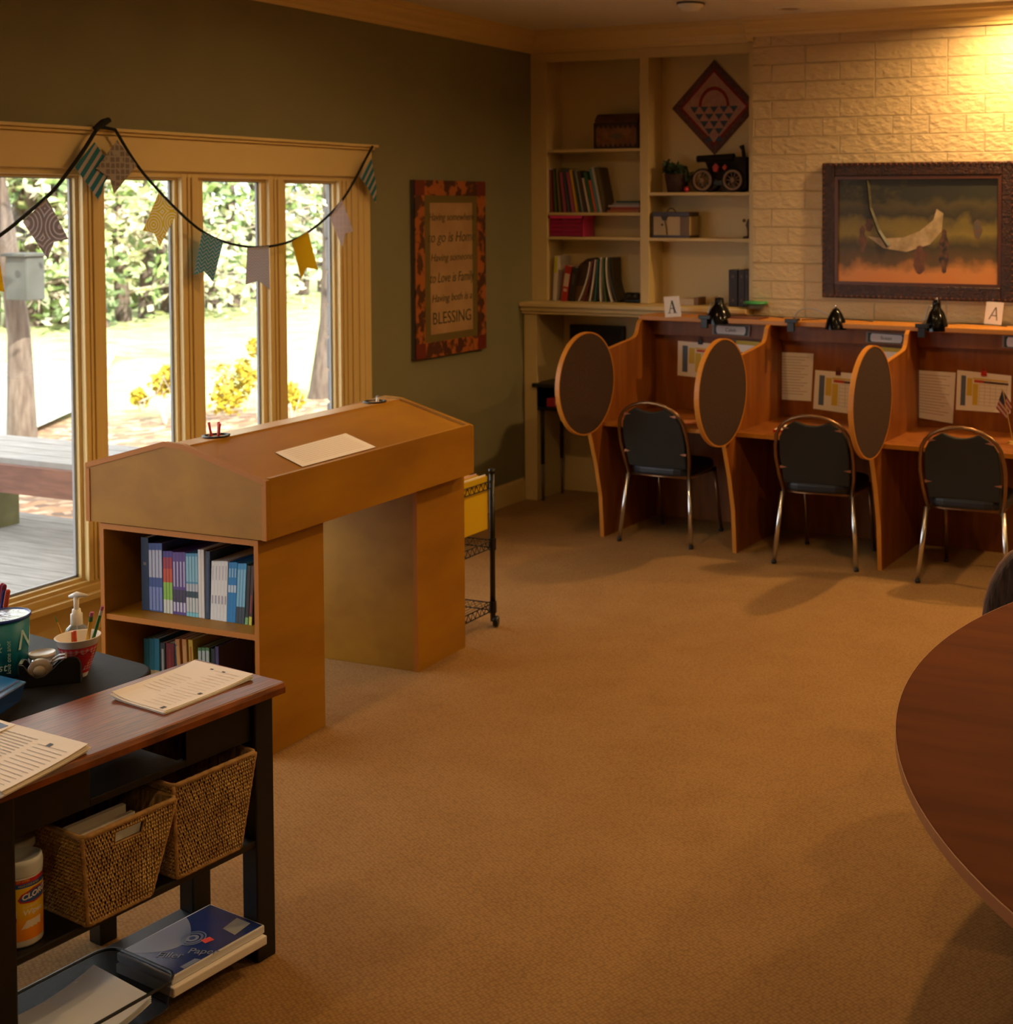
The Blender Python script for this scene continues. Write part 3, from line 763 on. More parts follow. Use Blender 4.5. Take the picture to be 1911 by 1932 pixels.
def paper4(i, pts, name, label, cat, m_=PAPER, y=.641, extra=None, parts='sheet'):
    ps = [onback(i, *p, y=y) for p in pts]
    t = thing(name, label, cat, sum(ps, V())/4)
    B().prism(ps, -BKN*.0012).build(parts, m_, t, world=True)
    def uv(u, v, o=.0006): return ps[0].lerp(ps[1], u).lerp(ps[3].lerp(ps[2], u), v)+BKN*o
    for nm, mm, rects in (extra or []):
        b = B()
        for u0, v0, u1, v1 in rects: b.poly([uv(u0, v0), uv(u0, v1), uv(u1, v1), uv(u1, v0)])
        b.build(nm, mm, t, world=True)
    return t
chart = [('blue_column', flat('#5a6a84'), [(.08, .12, .17, .88)]), ('yellow_field', flat('#d8b842'), [(.19, .17, .29, .62), (.3, .15, .94, .19), (.3, .3, .40, .85)]), ('red_heading', flat('#c2452c'), [(.32, .2, .5, .27)]), ('dark_heading', flat('#5a3f38'), [(.5, .21, .95, .27)]),
         ('grid', flat('#b2a294'), [(.42, .3+.09*k, .94, .308+.09*k) for k in range(7)]+[(.42+.1*k, .3, .425+.1*k, .86) for k in range(6)])]
paper4(0, [(1279, 643), (1392, 652), (1390, 721), (1278, 708)], 'progress_chart', 'white progress chart clipped to the back of the first carrel', 'chart', extra=chart)
paper4(1, [(1538, 698), (1650, 708), (1648, 787), (1534, 771)], 'progress_chart', 'white progress chart under a dark red clip in the middle carrel', 'chart', extra=chart)
paper4(2, [(1806, 698), (1908, 709), (1906, 780), (1803, 773)], 'progress_chart', 'white progress chart behind the small flag in the right carrel', 'chart', extra=chart)
lines = [('handwriting', flat('#b7aaa2'), [(.1, .08+.06*k, .88-.1*((k*7) % 3), .095+.06*k) for k in range(14)])]
paper4(1, [(1466, 664), (1535, 667), (1530, 757), (1463, 753)], 'written_sheet', 'plain handwritten sheet on the left of the middle carrel back', 'paper', PAPER2, extra=lines)
paper4(2, [(1727, 698), (1803, 703), (1797, 799), (1721, 786)], 'written_sheet', 'plain handwritten sheet leaning low on the left of the right carrel back', 'paper', PAPER2, extra=lines, y=.636)
def clip(i, px, py, m_, label):
    p = onback(i, px, py, .634); t = thing('bulldog_clip', label, 'clip', p)
    B().box((p.x-.016, p.y-.002, p.z-.02), (p.x+.016, p.y+.006, p.z+.008)).build('clip_body', m_, t, world=True, bevel=.002)
    B().tube([p+V((-.01, 0, .006)), p+V((-.006, -.004, .03)), p+V((.006, -.004, .03)), p+V((.01, 0, .006))], .0018, 6).build('clip_handle', m_, t, world=True)
clip(0, 1321, 644, BLACKM, 'black bulldog clip holding the chart in the first carrel')
clip(1, 1581, 702, flat('#5a1410'), 'dark red bulldog clip on the chart in the middle carrel')
clip(2, 1856, 703, flat('#c02020'), 'bright red bulldog clip on the chart in the right carrel')
def plate(i, pts, word, label, sc_):
    ps = [onback(i, *p, y=.59) for p in pts]; c = sum(ps, V())/4
    t = thing('name_plate', label, 'name plate', c); xd = (ps[1]-ps[0]).normalized()
    B().prism([p+(p-c)*.12 for p in ps], -BKN*.004).build('plate_frame', flat('#8f7a68'), t, world=True)
    B().prism([p+BKN*.001 for p in ps], -BKN*.002).build('dark_border', flat('#2d3a38'), t, world=True)
    q = [p+(c-p)*.14+BKN*.002 for p in ps]; cut = .25
    B().poly([q[0].lerp(q[1], .04), q[0].lerp(q[1], .96), q[1].lerp(q[2], cut), q[1].lerp(q[2], 1-cut), q[2].lerp(q[3], .04), q[2].lerp(q[3], .96), q[3].lerp(q[0], cut), q[3].lerp(q[0], 1-cut)][::-1]).build('name_card', PAPER2, t, world=True)
    text(word, (ps[0]-ps[3]).length*.55, 'lettering', flat('#6b6152'), t, c, xd, (ps[0]-ps[3]).normalized(), off=.003)
plate(0, [(1347, 612), (1412, 616), (1410, 634), (1347, 630)], 'Caleb', 'framed name plate at the top of the first carrel', 1)
plate(1, [(1638, 627), (1708, 632), (1706, 649), (1637, 645)], 'Susan', 'framed name plate partly behind the divider at the top of the middle carrel', 1)
plate(2, [(1895, 634), (1965, 639), (1963, 659), (1894, 655)], 'Luke', 'framed name plate cut by the right edge above the right carrel', 1)
for i, (pts, lb) in enumerate((([(1376, 641), (1440, 646), (1436, 668), (1374, 662)], 'colourful alphabet strip below the name plate of the first carrel'), ([(1628, 652), (1704, 658), (1700, 680), (1626, 674)], 'colourful alphabet strip below the name plate of the middle carrel'))):
    paper4(i, pts, 'alphabet_strip', lb, 'paper', PAPER2, y=.60, extra=[('yellow_band', flat('#b8a030'), [(0, 0, 1, .35)]), ('blue_patch', flat('#4a5472'), [(0, 0, .2, .5)]), ('red_patch', flat('#c4502c'), [(.1, .55, .25, .85)])])
# small note on the third disc panel
p = P(1683, 720, 0, -2.21)
t = thing('yellow_note', 'small tan note stuck to the divider behind the third felt disc', 'note', p)
B().box((-2.2135, p.y-.10, p.z-.05), (-2.2125, p.y+.10, p.z+.035)).build('note_sheet', flat('#c8945a'), t, world=True)
# red book & items in carrels
p = CW(0, .42, .05, .70)
t = thing('red_booklet', 'red booklet lying open on the desk of the first carrel', 'booklet', p, .3)
B().box((0, 0, .001), (.20, .14, .006)).build('cover', flat('#a03c1c'), t); B().box((.005, .005, .006), (.195, .135, .009)).build('pages', flat('#c07a4c'), t)
p = CW(1, .34, .10, .70)
t = thing('red_folder', 'bright red folder on the middle carrel desk behind the chair top', 'folder', p, 0)
B().box((-.13, 0, .001), (.13, .18, .012)).build('cover', flat('#c22a14'), t); B().box((-.125, .004, .012), (.125, .17, .016)).build('papers', PAPER, t)
# flag
p = P(1893, 806, 2, .72); p = CW(2, .67, .30, .70)
t = thing('desk_flag', 'small striped flag on a stick in the right carrel', 'flag', p)
ft = PP(1891, 733, p, BKN)
B().tube([p, ft], .003, 6).lathe([(0, 0), (.03, 0), (.025, .012), (0, .014)], p, 16).build('stick', flat('#b08a40'), t, world=True)
fl = [PP(x, y, p, BKN) for x, y in ((1891, 735), (1910, 765), (1898, 792), (1879, 770))]
b = B()
nst = 9
for k_ in range(nst):
    b.m = k_ % 2
    a0, a1 = k_/nst, (k_+1)/nst
    b.poly([fl[0].lerp(fl[3], a0), fl[0].lerp(fl[3], a1), fl[1].lerp(fl[2], a1), fl[1].lerp(fl[2], a0)])
b.build('flag_cloth', [flat('#8a2a20'), flat('#b49a86')], t, world=True)
B().poly([fl[0]+BKN*.001, fl[0].lerp(fl[3], .5)+BKN*.001, fl[0].lerp(fl[3], .5)+(fl[1]-fl[0])*.45+BKN*.001, fl[0].lerp(fl[1], .45)+BKN*.001]).build('canton', flat('#1d2438'), t, world=True)

# clip lamps on the top shelf
def cliplamp(i, px, ptop, pbot, hw, kind, label):
    base = PP(px, pbot, CW(i, 0, .50, 0), BKN); top = PP(px, ptop, CW(i, 0, .50, 0), BKN)
    r = abs((PP(px+hw, pbot, CW(i, 0, .50, 0), BKN)-base).length); h = top.z-base.z
    t = thing('clip_lamp', label, 'lamp', (base.x, base.y, 1.305), group='black clip lamps on the carrel tops')
    zb_ = base.z
    prof = [(r, 0), (r*.97, h*.12), (r*.86, h*.35), (r*.62, h*.6), (r*.36, h*.74), (r*.34, h*.9), (r*.3, h), (0, h)]
    if kind == 1: prof = [(r, 0), (r*.95, h*.15), (r*.8, h*.45), (r*.55, h*.72), (r*.3, h*.92), (0, h)]
    ls_ = B().lathe(prof, base, 28).lathe([(r*.985, .001), (0, .03)], base, 28).build('lamp_shade', GLOSSB, t, world=True, smooth=True)
    B().tube([top, top+V((0, 0, .012))], .0065, 10).build('switch', CHROME, ls_, world=True, smooth=True)
    cx_ = base.x-.07 if kind == 0 else base.x-.26
    cp_ = V((cx_, base.y-.02, 1.305))
    B().box((cp_.x-.022, cp_.y-.055, 1.245), (cp_.x+.022, cp_.y-.035, 1.31)).box((cp_.x-.022, cp_.y-.055, 1.307), (cp_.x+.022, cp_.y+.05, 1.32)).box((cp_.x-.035, cp_.y-.065, 1.30), (cp_.x+.045, cp_.y-.05, 1.325)).build('clamp', BLACKP, t, world=True, bevel=.003)
    neck = bez(cp_+V((0, 0, .015)), V((cx_+.03, base.y, zb_+h*1.2 if kind == 0 else 1.44)), base+V((-r*.25, 0, h*.55)), 12)
    B().tube(neck, .0045, 8).build('gooseneck', mat('silver_gooseneck', '#b8b4b0', .3, metal=.8), t, world=True, smooth=True)
    # power cord
    q = cp_+V((.02, .08, .003))
    B().tube(bez(q, q+V((.25, .05, .02)), V((cx_+.45, base.y+.12, 1.308)), 8), .0028, 6).build('power_cord', BLACKP, t, world=True)
cliplamp(0, 1357, 562, 610, 23, 0, 'black clip lamp on the first carrel top right of the letter card')
cliplamp(1, 1577, 580, 621, 20, 1, 'black clip lamp with bent silver neck on the middle carrel top')
cliplamp(2, 1767, 566, 624, 21.5, 0, 'tall black clip lamp on the right carrel top under the painting')
# folder and small things on the top shelf
t = thing('red_mat', 'thin dark red folder lying on the first carrel top right of its lamp', 'folder', CW(0, .63, .55, 1.305), RA)
B().box((-.14, -.06, 0), (.20, .07, .005)).build('cover', flat('#5c1c12'), t); B().box((-.135, -.055, .005), (.19, .06, .008)).build('papers', flat('#7a4a30'), t)

# letter cards
def card(px4, ywall, label, serif):
    ps = [P(x, y, 1, ywall) for x, y in px4]; c = sum(ps, V())/4
    t = thing('letter_card', label, 'card', c); B().prism(ps, (0, .0015, 0)).build('card_sheet', PAPER, t, world=True)
    xd = (ps[1]-ps[0]); yd = (ps[0]-ps[3]); o_ = ps[3]+V((0, -.001, 0))
    def q(u, v): return o_+xd*u+yd*v
    b = B()
    if serif:
        for pts in (((.28, .22), (.33, .22), (.53, .78), (.48, .78)), ((.60, .22), (.73, .22), (.56, .80), (.46, .80)), ((.20, .19), (.42, .19), (.42, .22), (.20, .22)), ((.55, .19), (.80, .19), (.80, .22), (.55, .22)), ((.36, .40), (.64, .40), (.64, .44), (.36, .44))):
            b.poly([q(*p) for p in pts])
    else:
        for pts in (((.22, .24), (.28, .24), (.60, .76), (.54, .76)), ((.68, .20), (.74, .20), (.62, .78), (.55, .78)), ((.36, .40), (.66, .38), (.66, .42), (.36, .44))):
            b.poly([q(*p) for p in pts])
    b.build('letter', flat('#2c2a20') if serif else flat('#6a6250'), t, world=True)
card([(1252, 560), (1281, 558.5), (1285, 597), (1255, 599)], CW(0, .3, .47, 0).y+.0, 'white card with a bold serif letter A on the first carrel top', True)
card([(1861, 569), (1894, 571), (1889, 613), (1856, 612)], 7.63, 'white card with a thin letter A leaning on the brick by the right lamp', False)

# ---------------------------------------------------------------- chairs
def chair(M, label):
    t = thing('banquet_chair', label, 'chair', matrix=M, group='padded chairs at the study carrels')
    for s in (-1, 1):
        lg_ = B().tube([(s*.24, 0, .012), (s*.205, .045, .40)], [.0135, .0135], 12).build('leg', CHROME, t, smooth=True)
        B().lathe([(0, 0), (.015, 0), (.015, .018), (0, .018)], (s*.24, 0, 0), 12).build('foot_cap', BLACKP, lg_, smooth=True)
        lg_ = B().tube([(s*.205, .47, .012), (s*.195, .40, .41)], .011, 10).build('leg', BRONZE, t, smooth=True)
        B().lathe([(0, 0), (.014, 0), (.014, .015), (0, .015)], (s*.205, .47, 0), 12).build('foot_cap', BLACKP, lg_, smooth=True)
    arch = [(-.195, .055, .385), (-.218, .025, .50), (-.226, -.005, .60), (-.222, -.025, .67)]
    for k_ in range(13):
        a = PI-k_*PI/12
        arch.append((.218*math.cos(a), -.030-.038*math.sin(a), .685+.165*math.sin(a)**.9))
    arch += [(.222, -.025, .67), (.226, -.005, .60), (.218, .025, .50), (.195, .055, .385)]
    B().tube(arch, .011, 10).build('back_frame', BRONZE, t, smooth=True)
    pad = []
    R_ = .200
    pad += [(-.192, .452), (.192, .452), (.203, .60), (.200, .685)]
    for k_ in range(1, 5): a = k_*PI/2/6; pad.append((.200*math.cos(a), .685+.15*math.sin(a)))
    for k_ in range(7): u = 1-k_/3; pad.append((.09*u, .792+.022*u*u))
    for k_ in range(4, 0, -1): a = k_*PI/2/6; pad.append((-.200*math.cos(a), .685+.15*math.sin(a)))
    pad += [(-.200, .685), (-.203, .60)]
    def yb(z): return .055-(z-.385)*.27
    vs = [V((x, yb(z)-.004, z)) for x, z in pad]
    B().prism(vs, (0, .032, 0)).build('backrest', BACKF, t, bevel=.008, seg=3)
    b = B()
    for x, z, s in ((-.20, .545, 1), (.20, .545, -1), (-.165, .775, 1), (.165, .775, -1)):
        b.prism([(x-s*.005, yb(z)-.008, z-.008), (x+s*.035, yb(z)-.008, z), (x-s*.005, yb(z)-.008, z+.008)], (0, .004, 0))
    b.build('bracket', mat('copper_bracket', '#a06a4a', .4, metal=.4), t)
    seat = []
    for k_ in range(24):
        a = 2*PI*k_/24; cx_, cy_ = math.cos(a), math.sin(a)
        seat.append((.215*math.copysign(abs(cx_)**.5, cx_), .235+.215*math.copysign(abs(cy_)**.6, cy_), .405))
    B().prism(seat, (0, 0, .055)).build('seat', SEATF, t, bevel=.018, seg=3)
    B().tube([(-.2, .07, .398), (-.2, .40, .398), (.2, .40, .398), (.2, .07, .398)], .009, 8, closed=True).build('seat_frame', BRONZE, t, smooth=True)
    return t
def chM(pa, pb):
    a, b_ = P(*pa, 2, 0), P(*pb, 2, 0); c = (a+b_)/2; d = b_-a
    return Matrix.Translation(c) @ Matrix.Rotation(math.atan2(d.y, d.x), 4, 'Z')
c0 = chair(chM((1168, 1020), (1304, 1036)), 'padded chrome chair in front of the first carrel')
dup(c0, chM((1463, 1063), (1612, 1078)), 'padded chrome chair in front of the middle carrel')
dup(c0, chM((1729, 1099), (1903, 1118)), 'padded chrome chair in front of the right carrel, cut by the edge')

# ---------------------------------------------------------------- school desk in the knee space, dark monitor
q = P(1012, 944, 2, 0)
t = thing('school_desk', 'black school desk with metal legs under the corner ledge', 'desk', (-4.62, 7.9, 0))
x0, x1, y0, y1 = -4.875, -4.30, 7.80, 8.10
B().box((x0-.02, y0-.02, .775), (x1, y1, .80)).build('desk_top', BLACKP, t, world=True, bevel=.004)
b = B().box((x0+.01, y0, .62), (x1-.02, y0+.006, .64)).box((x0+.01, y0, .62), (x1-.02, y1, .626)).box((x0+.01, y0, .62), (x0+.016, y1, .775)).box((x1-.026, y0, .62), (x1-.02, y1, .775)).box((x0+.01, y1-.006, .62), (x1-.02, y1, .775)); b.build('book_box', BLACKM, t, world=True)
for xx in (x0+.04, x1-.06):
    for yy in (y0+.02, y1-.03):
        B().tube([(xx, yy, .62), (xx, yy, .25)], .013, 8).build('leg', BLACKM, t, world=True, smooth=True)
        B().tube([(xx, yy, .26), (xx, yy, 0)], .009, 8).build('leg_extension', mat('dull_chrome', '#7c7874', .35, metal=.8), t, world=True, smooth=True)
t = thing('red_binder', 'red binder in the tray of the black school desk', 'binder', (-4.7, 7.82, .628))
B().box((-4.80, 7.815, .642), (-4.52, 8.0, .70)).build('cover', flat('#9c1c24'), t, world=True, bevel=.003); B().box((-4.74, 7.812, .655), (-4.58, 7.816, .685)).build('label_strip', flat('#a04a50'), t, world=True)
t = thing('black_bag', 'black flat bag on the corner school desk', 'bag', (-4.68, 7.95, .80))
B().prism([(-4.80, 7.9, .80), (-4.45, 7.9, .80), (-4.45, 7.9, .87), (-4.66, 7.9, .865)], (0, .12, 0)).build('bag_body', BLACKP, t, world=True, bevel=.01); B().tube([(-4.6, 7.96, .86), (-4.56, 7.96, .885), (-4.5, 7.96, .87)], .006, 6).build('handle', BLACKP, t, world=True)
a_, c_ = P(1077, 612, 1, 8.17), P(1178, 652, 1, 8.17)
t = thing('flat_monitor', 'black flat screen against the back of the corner knee space', 'screen', ((a_.x+c_.x)/2, 8.17, .92))
B().box((a_.x, 8.15, .94), (c_.x, 8.19, a_.z)).build('housing', BLACKP, t, world=True, bevel=.004); B().box((a_.x+.012, 8.148, .955), (c_.x-.012, 8.15, a_.z-.012)).build('screen', flat('#080808', .25), t, world=True)
# ================================================================== BOOKCASE CONTENTS
def Q(x, y, d=.03): return P(x, y, 1, FY+d)
# carved chest
a_, c_ = Q(1121, 272), Q(1204, 212)
CHW = mat('carved_inlaid_wood', '#8a5a2c', .5, c2='#6a3f1c', scale=14)
DKW = flat('#2e190c')
t = thing('carved_chest', 'small carved wooden chest with a domed lid on the top left shelf', 'chest', ((a_.x+c_.x)/2, FY+.1, 2.376))
x0, x1, z0, z1 = a_.x, c_.x, 2.377, c_.z
zm = z0+(z1-z0)*.70
B().box((x0+.008, FY+.03, z0), (x1-.008, FY+.17, zm)).build('chest_body', CHW, t, world=True, bevel=.003)
dome = [(FY+.10-.072*math.cos(PI*k/8), zm+(z1-zm)*math.sin(PI*k/8)) for k in range(9)]
B().prism([(x0+.004, y, z) for y, z in dome], (x1-x0-.008, 0, 0)).build('lid', mat('dark_carved_wood', '#5a3517', .5, c2='#3a2110', scale=18), t, world=True)
b = B().box((x0, FY+.022, zm-.012), (x1, FY+.03, zm+.006)).box((x0, FY+.022, z0), (x1, FY+.03, z0+.012)).box((x0, FY+.022, z0), (x0+.014, FY+.03, zm)).box((x1-.014, FY+.022, z0), (x1, FY+.03, zm))
n_ = 9
for k_ in range(n_):
    xx = x0+(x1-x0)*(k_+.5)/n_
    b.poly([(xx-.014, FY+.0215, zm-.012), (xx+.014, FY+.0215, zm-.012), (xx, FY+.0215, zm-.036)]); b.poly([(xx-.014, FY+.0215, z0+.012), (xx, FY+.0215, z0+.036), (xx+.014, FY+.0215, z0+.012)])
b.build('dark_inlay', DKW, t, world=True)
B().poly([((x0+x1)/2-.07, FY+.0285, (z0+zm)/2), ((x0+x1)/2, FY+.0285, (z0+zm)/2-.022), ((x0+x1)/2+.07, FY+.0285, (z0+zm)/2), ((x0+x1)/2, FY+.0285, (z0+zm)/2+.022)]).build('diamond_inlay', flat('#5c4a2c'), t, world=True)

AX, AY = (1, 0, 0), (0, 1, 0)
def shelfbook(x0p, x1p, ytop, zs, cover, bands, label, group, nm='picture_book', lean=0., d=.16, yo=.02):
    p = Q(x0p, 300, yo); q_ = Q(x1p, 300, yo); tp = Q((x0p+x1p)/2, ytop, yo)
    book(nm, label, group, (p.x, FY+yo, zs+.001), AX, AY, max(.003, (q_.x-p.x)*.97), (tp.z-zs)/math.cos(lean)-.002, d, lean, cover, bands)
srow = [(1031.5, 1035.5, 318, '#c9c2c4', 'white', -.0), (1036, 1039, 320, '#8c3a2a', 'rust red', -.02), (1039.5, 1043.5, 318, '#4d5a2e', 'olive green', -.05), (1044, 1047, 316, '#7d6c3c', 'khaki', -.08), (1048, 1053, 325, '#9c4a66', 'rose pink', -.12), (1053.5, 1057.5, 318, '#46505e', 'slate blue', -.14), (1058, 1064, 325, '#a3506e', 'dusty pink', -.16), (1064.5, 1068.5, 320, '#d3a81e', 'yellow', -.17), (1069, 1073, 321, '#3e4a3a', 'dark green', -.18), (1073.5, 1076.5, 322, '#8d8f92', 'grey', -.19), (1077, 1082, 323, '#46382a', 'brown', -.2), (1083, 1087, 336, '#cbb6a6', 'cream', -.21), (1088, 1094, 325, '#2f5a3c', 'green', -.21), (1095, 1099, 340, '#c8603f', 'orange red', -.21), (1100, 1104, 318, '#4f7f8a', 'teal', -.21), (1105, 1109.5, 315, '#b3b0ae', 'pale grey', -.21), (1110, 1114, 316, '#55462c', 'dark khaki', -.21)]
off = 0
for (xa, xb, yt_, cv, cn, ln) in srow:
    h_px = (396-yt_)
    shelfbook(xa+26*min(1, -ln*4.8), xb+26*min(1, -ln*4.8), yt_, 1.951, cv, [(.1, .9, cv, .3)], f'{cn} thin picture book leaning in the row on the second left shelf', 'picture books in the row on the second left shelf', 'picture_book', ln)
# flat pile
z = 1.952
for i, (xa, xb, cv, cn, hh) in enumerate(((1146, 1206, '#a3612c', 'orange brown', .016), (1152, 1207, '#93371c', 'red', .018), (1148, 1207, '#a99894', 'pale', .014), (1156, 1206, '#7d7a78', 'grey', .012), (1163, 1207, '#274032', 'dark green', .014))):
    p, q_ = Q(xa, 380), Q(xb, 380); t = thing('flat_book', f'{cn} book in the flat pile on the second left shelf, '+['lowest', 'second from the bottom', 'third from the bottom', 'fourth from the bottom', 'topmost'][i], 'book', ((p.x+q_.x)/2, FY+.1, z), group='flat pile of books on the second left shelf')
    B().box((p.x, FY+.02, z), (q_.x, FY+.17, z+.002)).box((p.x, FY+.02, z+hh-.002), (q_.x, FY+.17, z+hh)).build('cover', flat(cv), t, world=True); B().box((p.x+.002, FY+.022, z+.002), (q_.x-.002, FY+.168, z+hh-.002)).build('pages', flat(cv), t, world=True); z += hh+.0008
# pink basket
PINK = mat('pink_plastic', '#c8306e', .4)
a_, c_ = Q(1037, 443), Q(1103, 407)
t = thing('pink_basket', 'pink plastic slotted basket on the third left shelf', 'basket', ((a_.x+c_.x)/2, FY+.1, 1.787))
x0, x1, z0, z1 = a_.x, c_.x, 1.788, c_.z
b = B()
for (ya, yb_) in ((FY+.02, FY+.024), (FY+.17, FY+.174)):
    for zz in (z0, z0+.012, z0+(z1-z0)*.3, z0+(z1-z0)*.5, z0+(z1-z0)*.7): b.box((x0+.01, ya, zz), (x1-.01, yb_, zz+.007))
    n_ = 16
    for k_ in range(n_+1): xx = x0+.01+(x1-x0-.024)*k_/n_; b.box((xx, ya, z0), (xx+.005, yb_, z1))
for xx in (x0+.008, x1-.012): b.box((xx, FY+.02, z0), (xx+.004, FY+.174, z1))
b.box((x0+.01, FY+.02, z0), (x1-.01, FY+.174, z0+.003)); b.build('slotted_wall', PINK, t, world=True)
b = B(); b.box((x0, FY+.012, z1-.018), (x1, FY+.022, z1)).box((x0, FY+.172, z1-.018), (x1, FY+.18, z1)).box((x0, FY+.012, z1-.018), (x0+.01, FY+.18, z1)).box((x1-.01, FY+.012, z1-.018), (x1, FY+.18, z1)); b.build('rim', mat('bright_pink_rim', '#e03a80', .35), t, world=True)
# bottom left shelf: books & magazines
zs = 1.349
shelfbook(1041, 1047.5, 482, zs, '#cfc4bc', [(.62, .98, '#c8c028', .05)], 'white spined book with yellow top at the left of the lowest left shelf', None, 'hardback_book', .06)
shelfbook(1056, 1068, 500, zs, '#a82a1c', [(.42, .78, '#c9b4a8', .1), (.28, .36, '#c9a898', .2)], 'red book with a white label on the lowest left shelf', None, 'hardback_book', .16)
shelfbook(1070, 1079, 503, zs, '#2c241e', [(.5, .8, '#4a3a30', .2)], 'dark book leaning beside the red one on the lowest left shelf', None, 'hardback_book', .16)
p = Q(1078, 566); p2 = Q(1112, 490)
t = thing('brown_bookend', 'dark brown carved block behind the magazines on the lowest left shelf', 'bookend', (p.x, FY+.1, zs))
b = B().prism([Q(x, y, .05) for x, y in ((1080, 567), (1082, 520), (1094, 498), (1108, 488), (1122, 486), (1130, 500), (1132, 567))], (0, .05, 0)); b.build('carved_block', mat('dark_carved_wood2', '#4a2e16', .6, c2='#2e1c0e', scale=30), t, world=True); B().prism([Q(x, y, .048) for x, y in ((1084, 567), (1086, 540), (1108, 538), (1110, 567))], (0, .002, 0)).build('inlay_panel', flat('#6a4522'), t, world=True)
cols = [('#8d7f88', 'grey violet'), ('#6c2f44', 'wine red'), ('#a89a96', 'pale grey'), ('#2f6a70', 'teal'), ('#a59a92', 'light grey'), ('#4f6a3c', 'green'), ('#9c9088', 'warm grey'), ('#3b3a36', 'dark')]
for i, (cv, cn) in enumerate(cols):
    bot = Q(1096+i*10.5-6, 566, .03); top = Q(1112+i*5.2, 494-min(i, 4)*2, .03); mid = Q(1110+i*5.0-2*(i < 3), 528, .03)
    ps = bez((bot.x, FY+.03, zs+.001), (mid.x, FY+.03, (zs+top.z)/2), (top.x, FY+.03, top.z), 8)
    t = thing('magazine', f'{cn} floppy magazine in the bowed bundle on the lowest left shelf', 'magazine', (bot.x, FY+.1, zs), group='bowed magazines on the lowest left shelf')
    th_ = .0055
    B().prism([p for p in ps]+[p+V((th_, 0, 0)) for p in reversed(ps)], (0, .15, 0)).build('pages', PAPER2 if i % 2 == 0 else flat(cv), t, world=True)
    B().prism([p-V((.0015, 0, 0)) for p in ps]+[p for p in reversed(ps)], (0, .15, 0)).build('cover', flat(cv), t, world=True)
p = Q(1145, 500, .05)
t = thing('boot_shape_holder', 'brown upright magazine holder at the right of the bowed magazines', 'magazine holder', (Q(1152, 566).x, FY+.1, zs))
B().prism([Q(x, y, .06) for x, y in ((1136, 567), (1138, 488), (1156, 486), (1158, 540), (1166, 560), (1172, 567))], (0, .11, 0)).build('holder_body', flat('#453520'), t, world=True); B().prism([Q(x, y, .058) for x, y in ((1138, 500), (1140, 488), (1155, 487), (1154, 500))], (0, .002, 0)).build('green_label', flat('#3b4a20'), t, world=True)
t = thing('black_binoculars', 'small black binocular-like object at the right end of the lowest left shelf', 'binoculars', (Q(1190, 560).x, FY+.08, zs))
b = B()
for dx in (-.025, .025):
    c_ = Q(1190, 558); b.tube([(c_.x+dx, FY+.03, zs+.045), (c_.x+dx, FY+.10, zs+.045), (c_.x+dx*.8, FY+.14, zs+.045)], [.026, .022, .014], 12)
b.build('barrels', BLACKP, t, world=True, smooth=True); B().box((c_.x-.06, FY+.05, zs), (c_.x+.06, FY+.10, zs+.03)).build('case', BLACKP, t, world=True, bevel=.008)

# quilt hanging
YQ = BK-.012
def R4(x, y): return P(x, y, 1, YQ)
cc = R4(1345, 203)
hw = (R4(1416, 203).x-R4(1262, 203).x)/2+.03; 
cen = R4(1342.5, 203); rx = cen.x-R4(1263, 203).x; rz = (R4(1345, 113).z-R4(1345, 292).z)/2; cz_ = (R4(1345, 113).z+R4(1345, 292).z)/2; cx_ = R4(1347, 113).x
t = thing('diamond_quilt', 'small square quilt hung as a diamond with a red handled blue basket', 'quilt', (cx_, YQ, cz_))
def dia(s, y, r=None): return [V((cx_-rx*s, y, cz_)), V((cx_, y, cz_-rz*s)), V((cx_+rx*s, y, cz_)), V((cx_, y, cz_+rz*s))]
B().prism(dia(1, YQ), (0, .008, 0)).build('border', mat('mauve_brown_cloth', '#6c4a48', .95, c2='#503536', scale=40), t, world=True)
B().prism(dia(.80, YQ-.0012), (0, .0012, 0)).build('red_sashing', mat('red_cloth', '#8e2a26', .95, c2='#7a1f1e', scale=60), t, world=True)
B().prism(dia(.74, YQ-.0022), (0, .001, 0)).build('field', mat('dusty_rose_cloth', '#b48a80', .95, c2='#a67a72', scale=30), t, world=True)
b = B(); pr = []
for k_ in range(17):
    a = PI*k_/16; pr.append((math.cos(a), math.sin(a)))
hx = rx*.36; hz = rz*.42; bz0 = cz_+rz*.02
b.prism([(cx_+hx*c, YQ-.0032, bz0+hz*s) for c, s in pr]+[(cx_+hx*.82*c, YQ-.0032, bz0+hz*.82*s) for c, s in reversed(pr)], (0, .001, 0)); b.build('basket_handle', MATS['red_cloth'], t, world=True)
b = B(); s_ = rx*.115
rowsq = [(5, 0), (4, 1), (3, 2), (2, 3)]
for n_, r_ in rowsq:
    for k_ in range(n_):
        xx = cx_+(k_-(n_-1)/2)*s_*2.0; zz = bz0-.0-r_*s_*1.35
        b.prism([(xx-s_*.85, YQ-.0032, zz), (xx+s_*.85, YQ-.0032, zz), (xx, YQ-.0032, zz-s_*1.15)], (0, .001, 0))
for sg in (-1, 1):
    xx = cx_+sg*s_*1.0; zz = bz0-s_*1.35*3.9-s_*1.2
    b.prism([(xx-s_*.8, YQ-.0032, zz), (xx+s_*.8, YQ-.0032, zz), (xx, YQ-.0032, zz+s_*1.1)], (0, .001, 0))
b.build('blue_triangles', mat('dusty_blue_cloth', '#3f5266', .95, c2='#34465a', scale=60), t, world=True)

